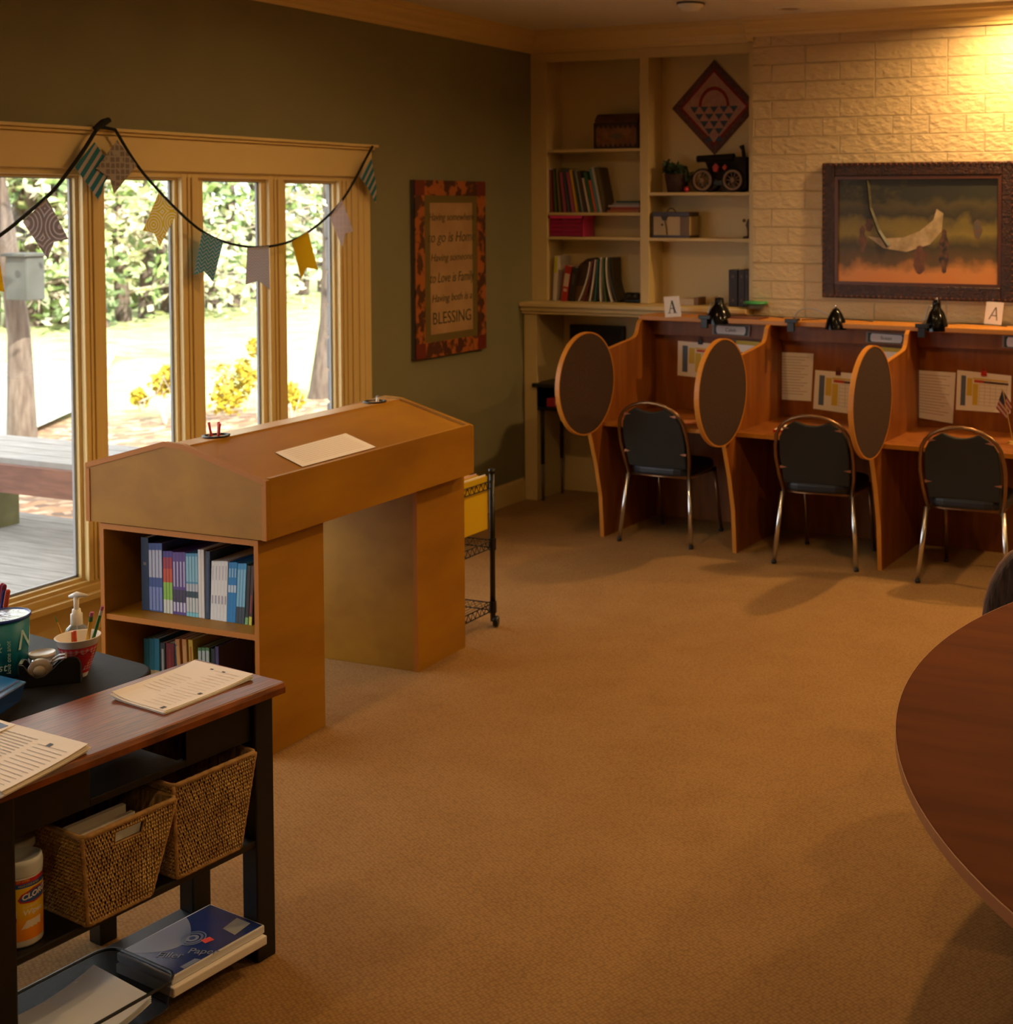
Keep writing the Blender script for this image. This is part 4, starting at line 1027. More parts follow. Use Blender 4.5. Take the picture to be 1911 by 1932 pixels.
# plant basket & tractor on upper right shelf
zs = 2.084
p = Q(1275, 357, .06)
t = thing('potted_plant', 'small leafy green plant in a dark woven pot beside the model tractor', 'plant', (p.x, FY+.07, zs))
c = (p.x, FY+.075, zs)
B().lathe([(0, 0), (.062, 0), (.085, .12), (.08, .12), (.07, .10), (0, .10)], c, 20).build('pot', mat('dark_wicker_pot', '#3c2018', .8, c2='#2a150f', scale=40, bump=.5), t, world=True, smooth=True)
b = B(); random.seed(3)
for k_ in range(7): leafcloud(b, (p.x+random.uniform(-.07, .09), FY+.065+random.uniform(-.03, .02), zs+random.uniform(.13, .18)), .038, 38, .02)
leafcloud(b, (p.x+.10, FY+.05, zs+.10), .035, 40, .018); b.build('leaves', mat('dark_plant_leaf', '#2f4326', .6, c2='#22331c', scale=8), t, world=True)
p = Q(1294, 352, .02); t = thing('red_ornament_ball', 'small red ball on the upper right shelf beside the plant', 'ornament', (p.x, FY+.03, zs)); B().sphere((p.x, FY+.03, zs+.018), .018, 14, 10).build('ball', RED, t, world=True, smooth=True); B().tube([(p.x, FY+.03, zs+.034), (p.x, FY+.03, zs+.042)], .004, 8).build('cap', BRONZE, t, world=True)
# tractor
RUSTY = mat('dark_cast_metal', '#1f1811', .75, c2='#15100b', scale=30, spec=.2); RIM = mat('dull_brass_rim', '#7c5c34', .5)
w1, w2 = Q(1326, 336, .03), Q(1383, 333, .03)
t = thing('model_tractor', 'dark metal model traction engine with brass rimmed wheels on the upper right shelf', 'model tractor', ((w1.x+w2.x)/2, FY+.08, zs))
for wc, r in ((w1, .077), (w2, .077)):
    for yy in (FY+.03, FY+.15):
        c = (wc.x, yy, zs+r); b = B().lathe([(r*.86, -.012), (r, -.012), (r, .012), (r*.86, .012), (r*.86, -.012)], c, 28, (0, 1, 0)); b.build('wheel', RUSTY, t, world=True)
        b = B().lathe([(r*.68, -.013), (r*.86, -.013), (r*.86, .010), (r*.68, .010), (r*.68, -.013)], c, 28, (0, 1, 0)).lathe([(0, -.016), (r*.2, -.016), (r*.2, .012), (0, .012)], c, 14, (0, 1, 0))
        for k_ in range(10):
            a = 2*PI*k_/10; b.tube([(wc.x+r*.15*math.cos(a), yy, zs+r+r*.15*math.sin(a)), (wc.x+r*.7*math.cos(a), yy, zs+r+r*.7*math.sin(a))], .0035, 5)
        b.build('wheel_rim', RIM, t, world=True)
def TQ(x, y): return Q(x, y, .06)
b = B().tube([TQ(1316, 300), TQ(1385, 297)], [.022, .026], 14).prism([TQ(1330, 306), TQ(1410, 304), TQ(1410, 338), TQ(1345, 338)], (0, .06, 0)).box((TQ(1388, 300).x, FY+.03, TQ(0, 352).z if False else zs+.02), (TQ(1412, 300).x-.005, FY+.15, TQ(1400, 296).z))
b.build('boiler', RUSTY, t, world=True)
B().tube([TQ(1404, 300), TQ(1402, 283), TQ(1399, 275)], [.014, .012, .018], 12).build('chimney', RUSTY, t, world=True)
B().prism([Q(x, y, .01) for x, y in ((1344, 315), (1349, 308), (1355, 314), (1352, 324), (1346, 324))], (0, .02, 0)).prism([Q(x, y, .012) for x, y in ((1362, 316), (1367, 310), (1371, 316), (1367, 322))], (0, .02, 0)).build('red_flywheel_guard', flat('#a3231a'), t, world=True)
B().tube([Q(1340, 345, .05), Q(1372, 345, .05)], .02, 10).build('blue_grey_axle_case', flat('#2e3a40'), t, world=True)
# dark edged white case, figurine, albums
zs = 1.786
a_, c_ = Q(1231, 445, .01), Q(1300, 400, .01)
t = thing('vintage_case', 'small cream train case with dark trim and a hanging tassel on the right shelf', 'case', ((a_.x+c_.x)/2, FY+.08, zs))
x0, x1 = a_.x, c_.x; z0, z1 = zs+.001, c_.z; xm = Q(1283, 420, .01).x
B().box((x0, FY+.012, z0+.012), (x1, FY+.15, z1-.02)).build('case_body', mat('cream_case_leather', '#b49c70', .5), t, world=True, bevel=.003)
b = B().box((x0-.003, FY+.006, z1-.030), (x1+.003, FY+.155, z1)).box((x0-.003, FY+.006, z0), (x1+.003, FY+.155, z0+.016)).box((xm, FY+.009, z0), (x1+.002, FY+.012, z1)) if False else B().box((x0-.003, FY+.006, z1-.030), (x1+.003, FY+.155, z1)).box((x0-.003, FY+.006, z0), (x1+.003, FY+.155, z0+.016)).box((x0-.003, FY+.006, z0), (x0+.006, FY+.155, z1))
b.build('dark_trim', flat('#33190f', .4), t, world=True, bevel=.002)
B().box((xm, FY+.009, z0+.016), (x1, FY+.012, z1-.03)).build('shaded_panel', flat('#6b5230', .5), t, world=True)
B().tube(bez(Q(1258, 400, .03), Q(1266, 386, .03), Q(1275, 400, .03), 8), .004, 8).build('handle', flat('#33190f', .4), t, world=True)
B().prism([Q(x, y, .0) for x, y in ((1245, 406), (1260, 406), (1256, 416), (1250, 416))], (0, .004, 0)).tube([Q(1254, 416, .002), Q(1257, 430, .002), Q(1258, 443, .002)], .0035, 6).sphere(Q(1249, 424, .002), .008, 10, 8).build('tassel', flat('#2c2418'), t, world=True)
t = thing('small_figurine', 'slender dark figurine partly hidden by the right frame of the bookcase', 'figurine', (Q(1407, 440).x, FY+.1, zs))
B().lathe([(0, 0), (.04, 0), (.036, .012), (.01, .016), (.012, .06), (.02, .085), (.012, .11), (.006, .125), (0, .125)], (Q(1408, 440).x, FY+.07, zs), 16).build('figure', flat('#3b2a16'), t, world=True, smooth=True); B().sphere((Q(1399, 414).x, FY+.07, zs+.115), .012, 8, 6).build('ornament', flat('#4a3c1c'), t, world=True)
zs = 1.349
for i, (xa, xb) in enumerate(((1374.5, 1391), (1393, 1404), (1405, 1412))):
    lb = ['dark brown photo album nearest the middle on the lowest right shelf', 'dark brown photo album between the two others on the lowest right shelf', 'dark brown photo album against the right side of the lowest right shelf'][i]
    shelfbook(xa, xb, 509, zs, '#2a1712', [(.12, .2, '#57423c', .35), (.78, .86, '#57423c', .35)], lb, 'dark albums on the lowest right shelf', 'photo_album', 0, .17, .01)
p, q_ = Q(1284, 578, .01), Q(1318, 560, .01)
t = thing('pale_box', 'small flat pale box lying behind the serif letter card', 'box', ((p.x+q_.x)/2, FY+.06, zs)); B().box((p.x, FY+.0, zs), (q_.x-.03, FY+.12, zs+.04)).build('box_body', flat('#b7a38c'), t, world=True, bevel=.002); B().box((q_.x-.03, FY+.0, zs), (q_.x, FY+.12, zs+.05)).build('dark_end', flat('#6a4a2c'), t, world=True)
p = P(1422, 585, 1, 7.80)
t = thing('glass_jar', 'low clear jar with a flat green lid at the end of the ledge', 'jar', (p.x, 7.82, 1.349))
B().lathe([(0, 0), (.05, 0), (.058, .01), (.058, .028), (.05, .03)], (p.x-.0, 7.83, 1.349), 24).build('jar_body', mat('clear_plastic', '#dfe6dd', .1, trans=.85), t, world=True, smooth=True)
B().lathe([(0, .045), (.075, .045), (.078, .038), (.078, .030), (0, .030)], (p.x, 7.83, 1.349), 28).build('lid', flat('#3f9a5a', .4), t, world=True, smooth=True)

# ---------------------------------------------------------------- framed painting on the brick
p0, p1, p2, p3 = P(1551, 305.4, 1, BY-.03), P(1916, 305.6, 1, BY-.03), P(1916, 571, 1, BY-.03), P(1551, 561.2, 1, BY-.03)
x0, x1, z0, z1 = p0.x, p1.x, (p3.z+p2.z)/2, (p0.z+p1.z)/2
t = thing('framed_painting', 'framed landscape painting in an ornate dark wood frame on the painted brick', 'painting', ((x0+x1)/2, BY-.02, z0))
FRW = mat('ornate_dark_frame', '#3c2012', .4, c2='#241009', scale=40, bump=.8, bscale=70)
fwid = .082
for nm_, (xa, za, xb, zb_) in (('l', (x0, z0, x0+fwid, z1)), ('r', (x1-fwid, z0, x1, z1)), ('t', (x0+fwid, z1-fwid, x1-fwid, z1)), ('b', (x0+fwid, z0, x1-fwid, z0+fwid*1.05))):
    B().box((xa, BY-.035, za), (xb, BY-.001, zb_)).build('frame_side', FRW, t, world=True, bevel=.008)
b = B()
for k_ in range(34):
    xx = x0+.02+(x1-x0-.04)*k_/33
    for zz in (z0+.012, z1-.012): b.sphere((xx, BY-.036, zz), .008, 6, 4)
for k_ in range(24):
    zz = z0+.02+(z1-z0-.04)*k_/23
    for xx in (x0+.012, x1-.012): b.sphere((xx, BY-.036, zz), .008, 6, 4)
b.build('beading', flat('#5a2e16', .35), t, world=True)
b = B(); i0, i1, j0, j1 = x0+fwid, x1-fwid, z0+fwid, z1-fwid
for (xa, za, xb, zb_) in ((i0, j0, i0+.02, j1), (i1-.02, j0, i1, j1), (i0+.02, j1-.02, i1-.02, j1), (i0+.02, j0, i1-.02, j0+.02)): b.box((xa, BY-.03, za), (xb, BY-.01, zb_))
b.build('inner_slip', flat('#4a2610', .4), t, world=True)
pm = mat('painted_landscape', '#5b4a24', .5)
N, L = pm.node_tree.nodes, pm.node_tree.links; bs = N['Principled BSDF']
tc = N.new('ShaderNodeTexCoord'); sp = N.new('ShaderNodeSeparateXYZ'); L.new(tc.outputs['Generated'], sp.inputs[0])
n1 = N.new('ShaderNodeTexNoise'); n1.inputs['Scale'].default_value = 6; n1.inputs['Detail'].default_value = 8; L.new(tc.outputs['Object'], n1.inputs['Vector'])
a1 = N.new('ShaderNodeMath'); a1.operation = 'MULTIPLY_ADD'; a1.inputs[1].default_value = .35; L.new(n1.outputs['Fac'], a1.inputs[0]); L.new(sp.outputs[2], a1.inputs[2])
vr = N.new('ShaderNodeValToRGB'); e = vr.color_ramp.elements; e[0].position = .15; e[0].color = lin('#c47a34'); e[1].position = 1.2 if False else 1.0; e[1].color = lin('#2a2a1c')
for p_, c_ in ((.28, '#c08040'), (.38, '#5a4420'), (.52, '#3e3418'), (.66, '#7a6a2a'), (.76, '#6a5c26'), (.82, '#342e1c'), (.92, '#4c4222')): q = e.new(p_); q.color = lin(c_)
L.new(a1.outputs[0], vr.inputs[0]); L.new(vr.outputs[0], bs.inputs['Base Color'])
B().box((i0+.015, BY-.016, j0+.015), (i1-.015, BY-.010, j1-.015)).build('canvas', pm, t, world=True)
def CV(u, v, o=.0165): return V((i0+(i1-i0)*u, BY-o, j0+(j1-j0)*v))
tb_ = B()
tb_.tube([CV(.20, .98, .018), CV(.22, .70, .018), CV(.27, .50, .018), CV(.33, .36, .018)], [.012, .011, .013, .017], 4)
random.seed(12)
for _ in range(70):
    u, v = random.gauss(.18, .12), random.gauss(.86, .07)
    if .01 < u < .97 and .6 < v < .97: tb_.poly([CV(u+.03*math.cos(2*PI*k/7)*random.uniform(.5, 1), v+.03*math.sin(2*PI*k/7)*random.uniform(.5, 1), .0166+random.random()*.0008) for k in range(7)][::-1])
tb_.build('painted_tree', mat('painted_dark_green', '#2a2614', .5, c2='#3c3a1c', scale=30), t, world=True)
b = B(); b.poly([CV(*p) for p in ((.20, .45), (.30, .43), (.42, .44), (.52, .50), (.60, .60), (.62, .70), (.66, .66), (.65, .50), (.58, .38), (.44, .31), (.30, .34))]); b.build('pale_patch', mat('painted_cream', '#b9a27c', .5, c2='#8f7a52', scale=14), t, world=True)
for u, v, rx_, rz_, cc_ in ((.52, .24, .05, .13, '#5a3422'), (.665, .32, .035, .20, '#1f1c18'), (.17, .42, .028, .13, '#4a3426'), (.21, .55, .03, .06, '#2c2218'), (.86, .52, .03, .09, '#4c4c48')):
    B().poly([CV(u+rx_*math.cos(2*PI*k/16)*(.75+.25*math.sin(3*k+u*9)), v+rz_*math.sin(2*PI*k/16), .0174) for k in range(16)][::-1]).build('brushed_shape', mat('brush_'+cc_[1:], cc_, .5, c2='#6a4428', scale=26), t, world=True)

# ---------------------------------------------------------------- framed saying on the olive wall
sx_ = WX+.035
ps = [P(784, 338, 0, sx_), P(917, 344, 0, sx_), P(916, 664, 0, sx_), P(784, 672, 0, sx_)]
ya, yb_, za, zb_ = (ps[0].y+ps[3].y)/2, (ps[1].y+ps[2].y)/2, (ps[2].z+ps[3].z)/2, (ps[0].z+ps[1].z)/2
t = thing('framed_saying', 'tall framed handwritten saying with an orange scrolled border on the olive wall', 'wall sign', (WX, (ya+yb_)/2, za))
fb = .085*(yb_-ya)/.75
fbv = .125*(yb_-ya); fbz = .085*(zb_-za)
ORB = mat('orange_scrolled_border', '#a55a22', .5, c2='#4c2612', scale=16, detail=2, lo=.46, hi=.56)
B().box((WX+.001, ya, za), (sx_-.004, yb_, zb_)).build('backing_box', flat('#4a4548', .5), t, world=True)
for (y0, zz0, y1, zz1) in ((ya+fbv, zb_-fbz, yb_-fbv, zb_), (ya+fbv, za, yb_-fbv, za+fbz), (ya, za+fbz, ya+fbv, zb_-fbz), (yb_-fbv, za+fbz, yb_, zb_-fbz)):
    B().box((sx_-.008, y0, zz0), (sx_, y1, zz1)).build('scrolled_border', ORB, t, world=True)
for y0 in (ya, yb_-fbv):
    for zz0 in (za, zb_-fbz): B().box((sx_-.008, y0, zz0), (sx_+.001, y0+fbv, zz0+fbz)).build('corner_block', flat('#6a2414', .5), t, world=True)
B().box((sx_-.010, ya+fbv, za+fbz), (sx_-.003, yb_-fbv, zb_-fbz)).build('olive_mat', mat('olive_mat_board', '#6a5826', .6), t, world=True)
m1, m2 = ya+fbv+.055, yb_-fbv-.055; n1_, n2_ = za+fbz+.045, zb_-fbz-.045
B().box((sx_-.006, m1, n1_), (sx_-.001, m2, n2_)).build('tan_panel', mat('tan_panel', '#b08a5e', .7, c2='#a07a50', scale=6), t, world=True)
lw = ['Having somewhere', 'to go is Home', 'Having someone', 'to Love is Family', 'Having both is a', 'BLESSING']
for i, s in enumerate(lw):
    zz = n2_-(n2_-n1_)*(.11+.155*i)
    sz_ = [.066, .092, .066, .088, .066, .105][i]
    text(s, sz_, 'lettering', flat('#4a4226'), t, (sx_, (m1+m2)/2, zz), (0, 1, 0), (0, 0, 1), shear=.25 if i < 5 else 0, sx=[.92, .92, .98, .76, .98, .92][i])

# ---------------------------------------------------------------- bunting along the window head
BX = -4.915
def W_(x, y, o=0): return P(x, y, 0, BX+o)
t = thing('bunting', 'black cord bunting of patterned paper pennants swagged across the window head', 'bunting', W_(205, 245))
def swag(pts):
    out = []
    n_ = len(pts)
    for i in range(n_-1):
        p0 = pts[max(i-1, 0)]; p1 = pts[i]; p2 = pts[i+1]; p3 = pts[min(i+2, n_-1)]
        for k in range(6):
            s = k/6; out.append(tuple(.5*((2*p1[j])+(-p0[j]+p2[j])*s+(2*p0[j]-5*p1[j]+4*p2[j]-p3[j])*s*s+(-p0[j]+3*p1[j]-3*p2[j]+p3[j])*s**3) for j in (0, 1)))
    return out+[pts[-1]]
s1 = swag([(-260, 560), (-120, 525), (0, 444), (50, 404), (98, 362), (130, 322), (160, 280), (183, 244), (200, 232)])
s2 = swag([(217, 244), (240, 283), (265, 320), (295, 355), (335, 397), (378, 434), (425, 457), (475, 466), (520, 463), (560, 450), (600, 424), (640, 385), (668, 342), (690, 300), (703, 276)])
B().tube([W_(*p) for p in s1], .008, 8).tube([W_(*p) for p in s2], .0065, 8).build('cord', flat('#12140e', .9), t, world=True, smooth=True)
B().tube([W_(178, 243), W_(194, 232), W_(206, 226)], [.010, .017, .012], 8).tube([W_(183, 240), W_(200, 241), W_(218, 245)], .007, 8).build('knot', flat('#12140e', .9), t, world=True)
def patmat(name, kind, c1, c2, sc, ang=0):
    M = bpy.data.materials.new(name); M.use_nodes = True; N, L = M.node_tree.nodes, M.node_tree.links
    b_ = N['Principled BSDF']; b_.inputs['Roughness'].default_value = .8; b_.inputs['Transmission Weight'].default_value = 0
    tc = N.new('ShaderNodeTexCoord'); mp = N.new('ShaderNodeMapping'); mp.inputs['Rotation'].default_value = (ang, 0, 0); L.new(tc.outputs['Object'], mp.inputs[0])
    r = N.new('ShaderNodeValToRGB'); r.color_ramp.interpolation = 'CONSTANT'; r.color_ramp.elements[0].color = lin(c1); r.color_ramp.elements[1].color = lin(c2); r.color_ramp.elements[1].position = .5
    if kind == 'stripe':
        w_ = N.new('ShaderNodeTexWave'); w_.bands_direction = 'Z'; w_.inputs['Scale'].default_value = sc; L.new(mp.outputs[0], w_.inputs['Vector']); L.new(w_.outputs['Fac'], r.inputs[0]); r.color_ramp.elements[1].position = .62
    elif kind == 'rings':
        v = N.new('ShaderNodeTexVoronoi'); v.inputs['Scale'].default_value = sc; v.inputs['Randomness'].default_value = .35; L.new(mp.outputs[0], v.inputs['Vector'])
        s_ = N.new('ShaderNodeMath'); s_.operation = 'MULTIPLY'; s_.inputs[1].default_value = 52; L.new(v.outputs['Distance'], s_.inputs[0]); q = N.new('ShaderNodeMath'); q.operation = 'SINE'; L.new(s_.outputs[0], q.inputs[0]); L.new(q.outputs[0], r.inputs[0]); r.color_ramp.elements[1].position = .45
    elif kind == 'cells':
        v = N.new('ShaderNodeTexVoronoi'); v.feature = 'DISTANCE_TO_EDGE'; v.inputs['Scale'].default_value = sc; v.inputs['Randomness'].default_value = .12; L.new(mp.outputs[0], v.inputs['Vector']); L.new(v.outputs['Distance'], r.inputs[0]); r.color_ramp.elements[1].position = .12
    elif kind == 'chevron':
        sp = N.new('ShaderNodeSeparateXYZ'); L.new(mp.outputs[0], sp.inputs[0]); pg = N.new('ShaderNodeMath'); pg.operation = 'PINGPONG'; pg.inputs[1].default_value = .02; L.new(sp.outputs[1], pg.inputs[0])
        a_ = N.new('ShaderNodeMath'); a_.operation = 'ADD'; L.new(pg.outputs[0], a_.inputs[0]); L.new(sp.outputs[2], a_.inputs[1]); m_ = N.new('ShaderNodeMath'); m_.operation = 'MULTIPLY'; m_.inputs[1].default_value = sc; L.new(a_.outputs[0], m_.inputs[0]); q = N.new('ShaderNodeMath'); q.operation = 'SINE'; L.new(m_.outputs[0], q.inputs[0]); L.new(q.outputs[0], r.inputs[0]); r.color_ramp.elements[1].position = .55
    # thin paper lets some window light through
    tl = N.new('ShaderNodeBsdfTranslucent'); L.new(r.outputs[0], tl.inputs[0]); L.new(r.outputs[0], b_.inputs['Base Color']); ms = N.new('ShaderNodeMixShader'); ms.inputs[0].default_value = .38
    out = [n_ for n_ in N if n_.type == 'OUTPUT_MATERIAL'][0]; L.new(b_.outputs[0], ms.inputs[1]); L.new(tl.outputs[0], ms.inputs[2]); L.new(ms.outputs[0], out.inputs[0]); return M
PY = patmat('yellow_paper', 'cells', '#d9bb1c', '#d9bb1c', 30); PYC = patmat('yellow_ring_paper', 'rings', '#d3bd3a', '#e3dccb', 9)
PGR = patmat('grey_ring_paper', 'rings', '#9a959c', '#c4c0c6', 7); PGH = patmat('grey_hexagon_paper', 'cells', '#b6aca6', '#8e8480', 38)
PBS = patmat('teal_stripe_paper', 'stripe', '#2d7f92', '#bfb4b0', 8.4, math.radians(-53)); PBC = patmat('teal_chevron_paper', 'chevron', '#3f95ae', '#b9c4c8', 330, .2)
PWH = patmat('white_paper', 'cells', '#cfc4c6', '#c6bcbf', 30); PGC = patmat('grey_crosshatch_paper', 'chevron', '#b9b6bc', '#9f9ca4', 420)
fl_ = [([(-26, 480), (-4, 468), (8, 551), (-10, 546), (-18, 560)], PY, 'yellow pennant'), ([(88, 373), (129, 451), (102, 457), (90, 489), (43, 419)], PGR, 'grey ringed pennant'), ([(178, 268), (214, 318), (197, 345), (187, 379), (141, 315)], PBS, 'teal striped pennant'),
       ([(221, 264), (258, 312), (215, 366), (207, 336), (181, 318)], PGH, 'grey hexagon pennant'), ([(299, 364), (334, 401), (301, 466), (291, 440), (269, 435)], PYC, 'yellow ringed pennant'), ([(381, 438), (421, 457), (402, 532), (385, 512), (366, 519)], PBC, 'teal chevron pennant'),
       ([(466, 468), (507, 464), (509, 547), (488, 530), (463, 537)], PGC, 'grey crosshatched pennant'), ([(550, 456), (581, 437), (600, 509), (578, 505), (568, 527)], PY, 'yellow pennant'), ([(622, 410), (645, 376), (667, 437), (651, 440), (646, 467)], PWH, 'white pennant'), ([(678, 333), (700, 298), (710, 350), (709, 384), (695, 357)], PBS, 'teal striped pennant')]
for i, (pts, mm, lb) in enumerate(fl_):
    o_ = .012 if i in (2,) else (.018 if i == 3 else .010)
    B().prism([W_(*p, o_) for p in pts], (.0006, 0, 0)).build('pennant', mm, t, world=True, label=lb)
# ================================================================== CONSOLE TABLE
CA = math.radians(82.5)
t = thing('console_table', 'narrow oak topped black console table with two lower shelves in the foreground', 'console table', (-2.52, 2.79, 0), CA)
CM = MW[t.name]; ux, uy = CM.to_3x3() @ V((1, 0, 0)), CM.to_3x3() @ V((0, 1, 0))
def C(x, y, z): return CM @ V((x, y, z))
def CF(px, py, y): 
    p = PP(px, py, C(0, y, 0), uy); return CM.inverted() @ p
def CZp(px, py, z): return CM.inverted() @ P(px, py, 2, z)
LX = -.80
b = B().prism([(LX, 0, .705), (LX, .0, .722), (LX, .006, .735), (LX, .362, .735), (LX, .37, .722), (LX, .37, .705)][::-1], (-LX, 0, 0)); b.build('table_top', OAKTOP, t, bevel=.003)
for x0 in (-.077, LX+.022):
    for y0 in (.03, .29):
        B().box((x0, y0, 0), (x0+.058, y0+.058, .706)).build('leg', BLACKW, t, bevel=.004)
b = B(); lx, rx_ = LX+.08, -.077
b.box((lx, .045, .595), (-.532, .063, .705)).box((-.274, .045, .595), (rx_, .063, .705)).box((-.532, .045, .595), (-.274, .063, .614)).box((-.532, .045, .690), (-.274, .063, .705))
b.build('front_apron', BLACKW, t, bevel=.0015)
B().box((lx, .325, .595), (-.60, .34, .705)).build('back_apron', BLACKW, t); 
B().box((-.040, .088, .595), (-.022, .29, .705)).box((LX+.022, .088, .595), (LX+.04, .29, .705)).build('side_apron', BLACKW, t)
B().box((-.56, .063, .598), (-.285, .325, .612)).build('cubby_floor', BLACKW, t); B().box((-.575, .063, .598), (-.56, .325, .705)).build('cubby_side', BLACKW, t)
B().box((LX+.03, .035, .310), (-.022, .345, .330)).build('shelf', BLACKW, t, bevel=.004)
B().box((LX+.03, .035, .045), (-.022, .345, .066)).build('shelf', BLACKW, t, bevel=.004)

# woven baskets
WICKI = mat('seagrass_inner', '#b8965a', .8, c2='#7c5c30', scale=60, stretch=(1, 1, .35), bump=.8, bscale=90)
def basket(label, bot, topq, z0, z1, slot):
    """bot/topq: (x0, y0, x1, y1) footprints in table space"""
    c = C((bot[0]+bot[2])/2, (bot[1]+bot[3])/2, z0)
    M = Matrix.Translation(c) @ Matrix.Rotation(CA, 4, 'Z'); cx_, cy_ = (bot[0]+bot[2])/2, (bot[1]+bot[3])/2
    t = thing('wicker_basket', label, 'basket', matrix=M, group='woven seagrass baskets on the console shelf')
    H = z1-z0
    def co(k, f_):
        idx = [(0, 1), (2, 1), (2, 3), (0, 3)][k % 4]
        a = (bot[idx[0]], bot[idx[1]]); d = (topq[idx[0]], topq[idx[1]])
        return V((a[0]+(d[0]-a[0])*f_-cx_, a[1]+(d[1]-a[1])*f_-cy_, H*f_))
    shell = B(); ws = B(); rows_ = int(H/.0098)
    for k in range(4):
        p0, p1, q0, q1 = co(k, 0), co(k+1, 0), co(k, 1), co(k+1, 1)
        n_ = (p1-p0).cross(q0-p0).normalized(); inn = -n_*.004
        inner_l = (n_, p0, p1, q0, q1)
        def S(u, f_): return p0.lerp(p1, u).lerp(q0.lerp(q1, u), f_)
        regs = [(0, 0, 1, 1)] if not (slot and k in (0, 2)) else [(0, 0, 1, .78), (0, .78, .34, .93), (.66, .78, 1, .93), (0, .93, 1, 1)]
        for (u0, f0, u1, f1) in regs:
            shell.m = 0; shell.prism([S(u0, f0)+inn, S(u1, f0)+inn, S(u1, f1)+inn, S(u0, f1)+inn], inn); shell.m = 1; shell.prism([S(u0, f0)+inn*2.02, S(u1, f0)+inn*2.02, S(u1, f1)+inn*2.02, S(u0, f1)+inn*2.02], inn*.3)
        for r in range(rows_):
            f0, f1 = r/rows_, (r+1.15)/rows_; wlen = (S(1, f0)-S(0, f0)).length; nst = int(wlen/.0066)
            ang = random.uniform(-.0012, .0012)
            for j in range(nst):
                u = (j+.5+(.5 if r % 2 else 0))/nst
                if u > 1: continue
                fm = (f0+f1)/2
                if slot and k in (0, 2) and .33 < u < .67 and .775 < fm < .935: continue
                jt = random.uniform(-.0014, .0014)
                a_ = S(u, f0)+(p1-p0).normalized()*(-.0014+jt); b_ = S(u, min(1, f1))+(p1-p0).normalized()*(.0014+jt); mid = (a_+b_)/2+n_*.0035
                ws.tube([a_-n_*.001, mid, b_-n_*.001], [.0016, .0030, .0016], 4, caps=False)
    shell.build('basket_wall', [WICKD, WICKI], t); ws.smooth = True; ws.build('woven_strands', WICK, t)
    b = B()
    for f_, r_ in ((1, .0062), (.005, .0055)):
        pts = []
        for k in range(4):
            p, q = co(k, f_), co(k+1, f_)
            for s_ in range(20): pts.append(p.lerp(q, .03+.94*s_/19))
        b.tube(pts, [r_*(1+.12*(i % 2)) for i in range(len(pts))], 7, closed=True)
    for k in range(4): b.tube([co(k, s_/20) for s_ in range(21)], [.0048*(1+.15*(i % 2)) for i in range(21)], 6)
    if slot:
        for k in (0, 2):
            p0, p1, q0, q1 = co(k, 0), co(k+1, 0), co(k, 1), co(k+1, 1)
            S = lambda u, f_: p0.lerp(p1, u).lerp(q0.lerp(q1, u), f_)
            b.tube([S(.34, .78), S(.34, .93), S(.66, .93), S(.66, .78)], .0035, 6, closed=True)
    b.build('braided_rim', mat('braided_seagrass', '#b78f58', .75, c2='#94703c', scale=40), t, smooth=True)
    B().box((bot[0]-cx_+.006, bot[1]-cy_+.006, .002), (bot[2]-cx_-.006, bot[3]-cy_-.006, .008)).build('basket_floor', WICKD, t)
    return t
basket('seagrass basket with a handle slot and white papers inside, beside the wipes canister', (-.558, .022, -.395, .285), (-.580, .005, -.335, .31), .331, .548, True)
basket('seagrass basket nearest the right end of the console shelf', (-.312, .035, -.125, .30), (-.330, .02, -.086, .325), .331, .572, False)
t = thing('paper_stack', 'upright white papers inside the slotted seagrass basket', 'paper', C(-.47, .15, .34), CA)
for i in range(3): B().box((-.075, -.10+.035*i, .0), (.08, -.085+.035*i, .170+.01*i)).build('sheets', PAPER, t)

# wipes canister
cc = C(-.668, .098, .331)
t = thing('wipes_canister', 'yellow and white disinfecting wipes canister behind the left console leg', 'canister', cc)
R_ = .043; 
B().lathe([(0, 0), (R_*.96, 0), (R_, .004), (R_, .165), (R_*.98, .168), (0, .168)], n=48).build('canister_body', WHITEP, t, smooth=True)
B().lathe([(R_*1.03, .160), (R_*1.03, .185), (R_*.98, .194), (R_*.9, .196), (R_*.86, .192), (0, .190)], n=48).build('lid', mat('grey_white_lid', '#c9cdcc', .4), t, smooth=True)
lm = mat('wipes_label', '#f0c414', .35); N, L = lm.node_tree.nodes, lm.node_tree.links; tc = N.new('ShaderNodeTexCoord'); sp = N.new('ShaderNodeSeparateXYZ'); L.new(tc.outputs['Object'], sp.inputs[0])
r = N.new('ShaderNodeMapRange'); r.inputs[1].default_value = .014; r.inputs[2].default_value = .158; L.new(sp.outputs[2], r.inputs[0]); vr = N.new('ShaderNodeValToRGB'); e = vr.color_ramp.elements; e[0].position = 0; e[0].color = lin('#f08c10'); e[1].position = .5; e[1].color = lin('#f4cc14')
q = e.new(.25); q.color = lin('#f39c12'); L.new(r.outputs[0], vr.inputs[0]); L.new(vr.outputs[0], N['Principled BSDF'].inputs['Base Color'])
B().lathe([(R_*1.008, .016), (R_*1.008, .137)], n=48).build('label', lm, t, smooth=True)
B().lathe([(R_*1.010, .136), (R_*1.010, .146)], n=48).build('blue_band', flat('#2456a8', .35), t, smooth=True)
B().lathe([(R_*1.010, .146), (R_*1.010, .155)], n=48).build('red_band', flat('#c2262c', .35), t, smooth=True)
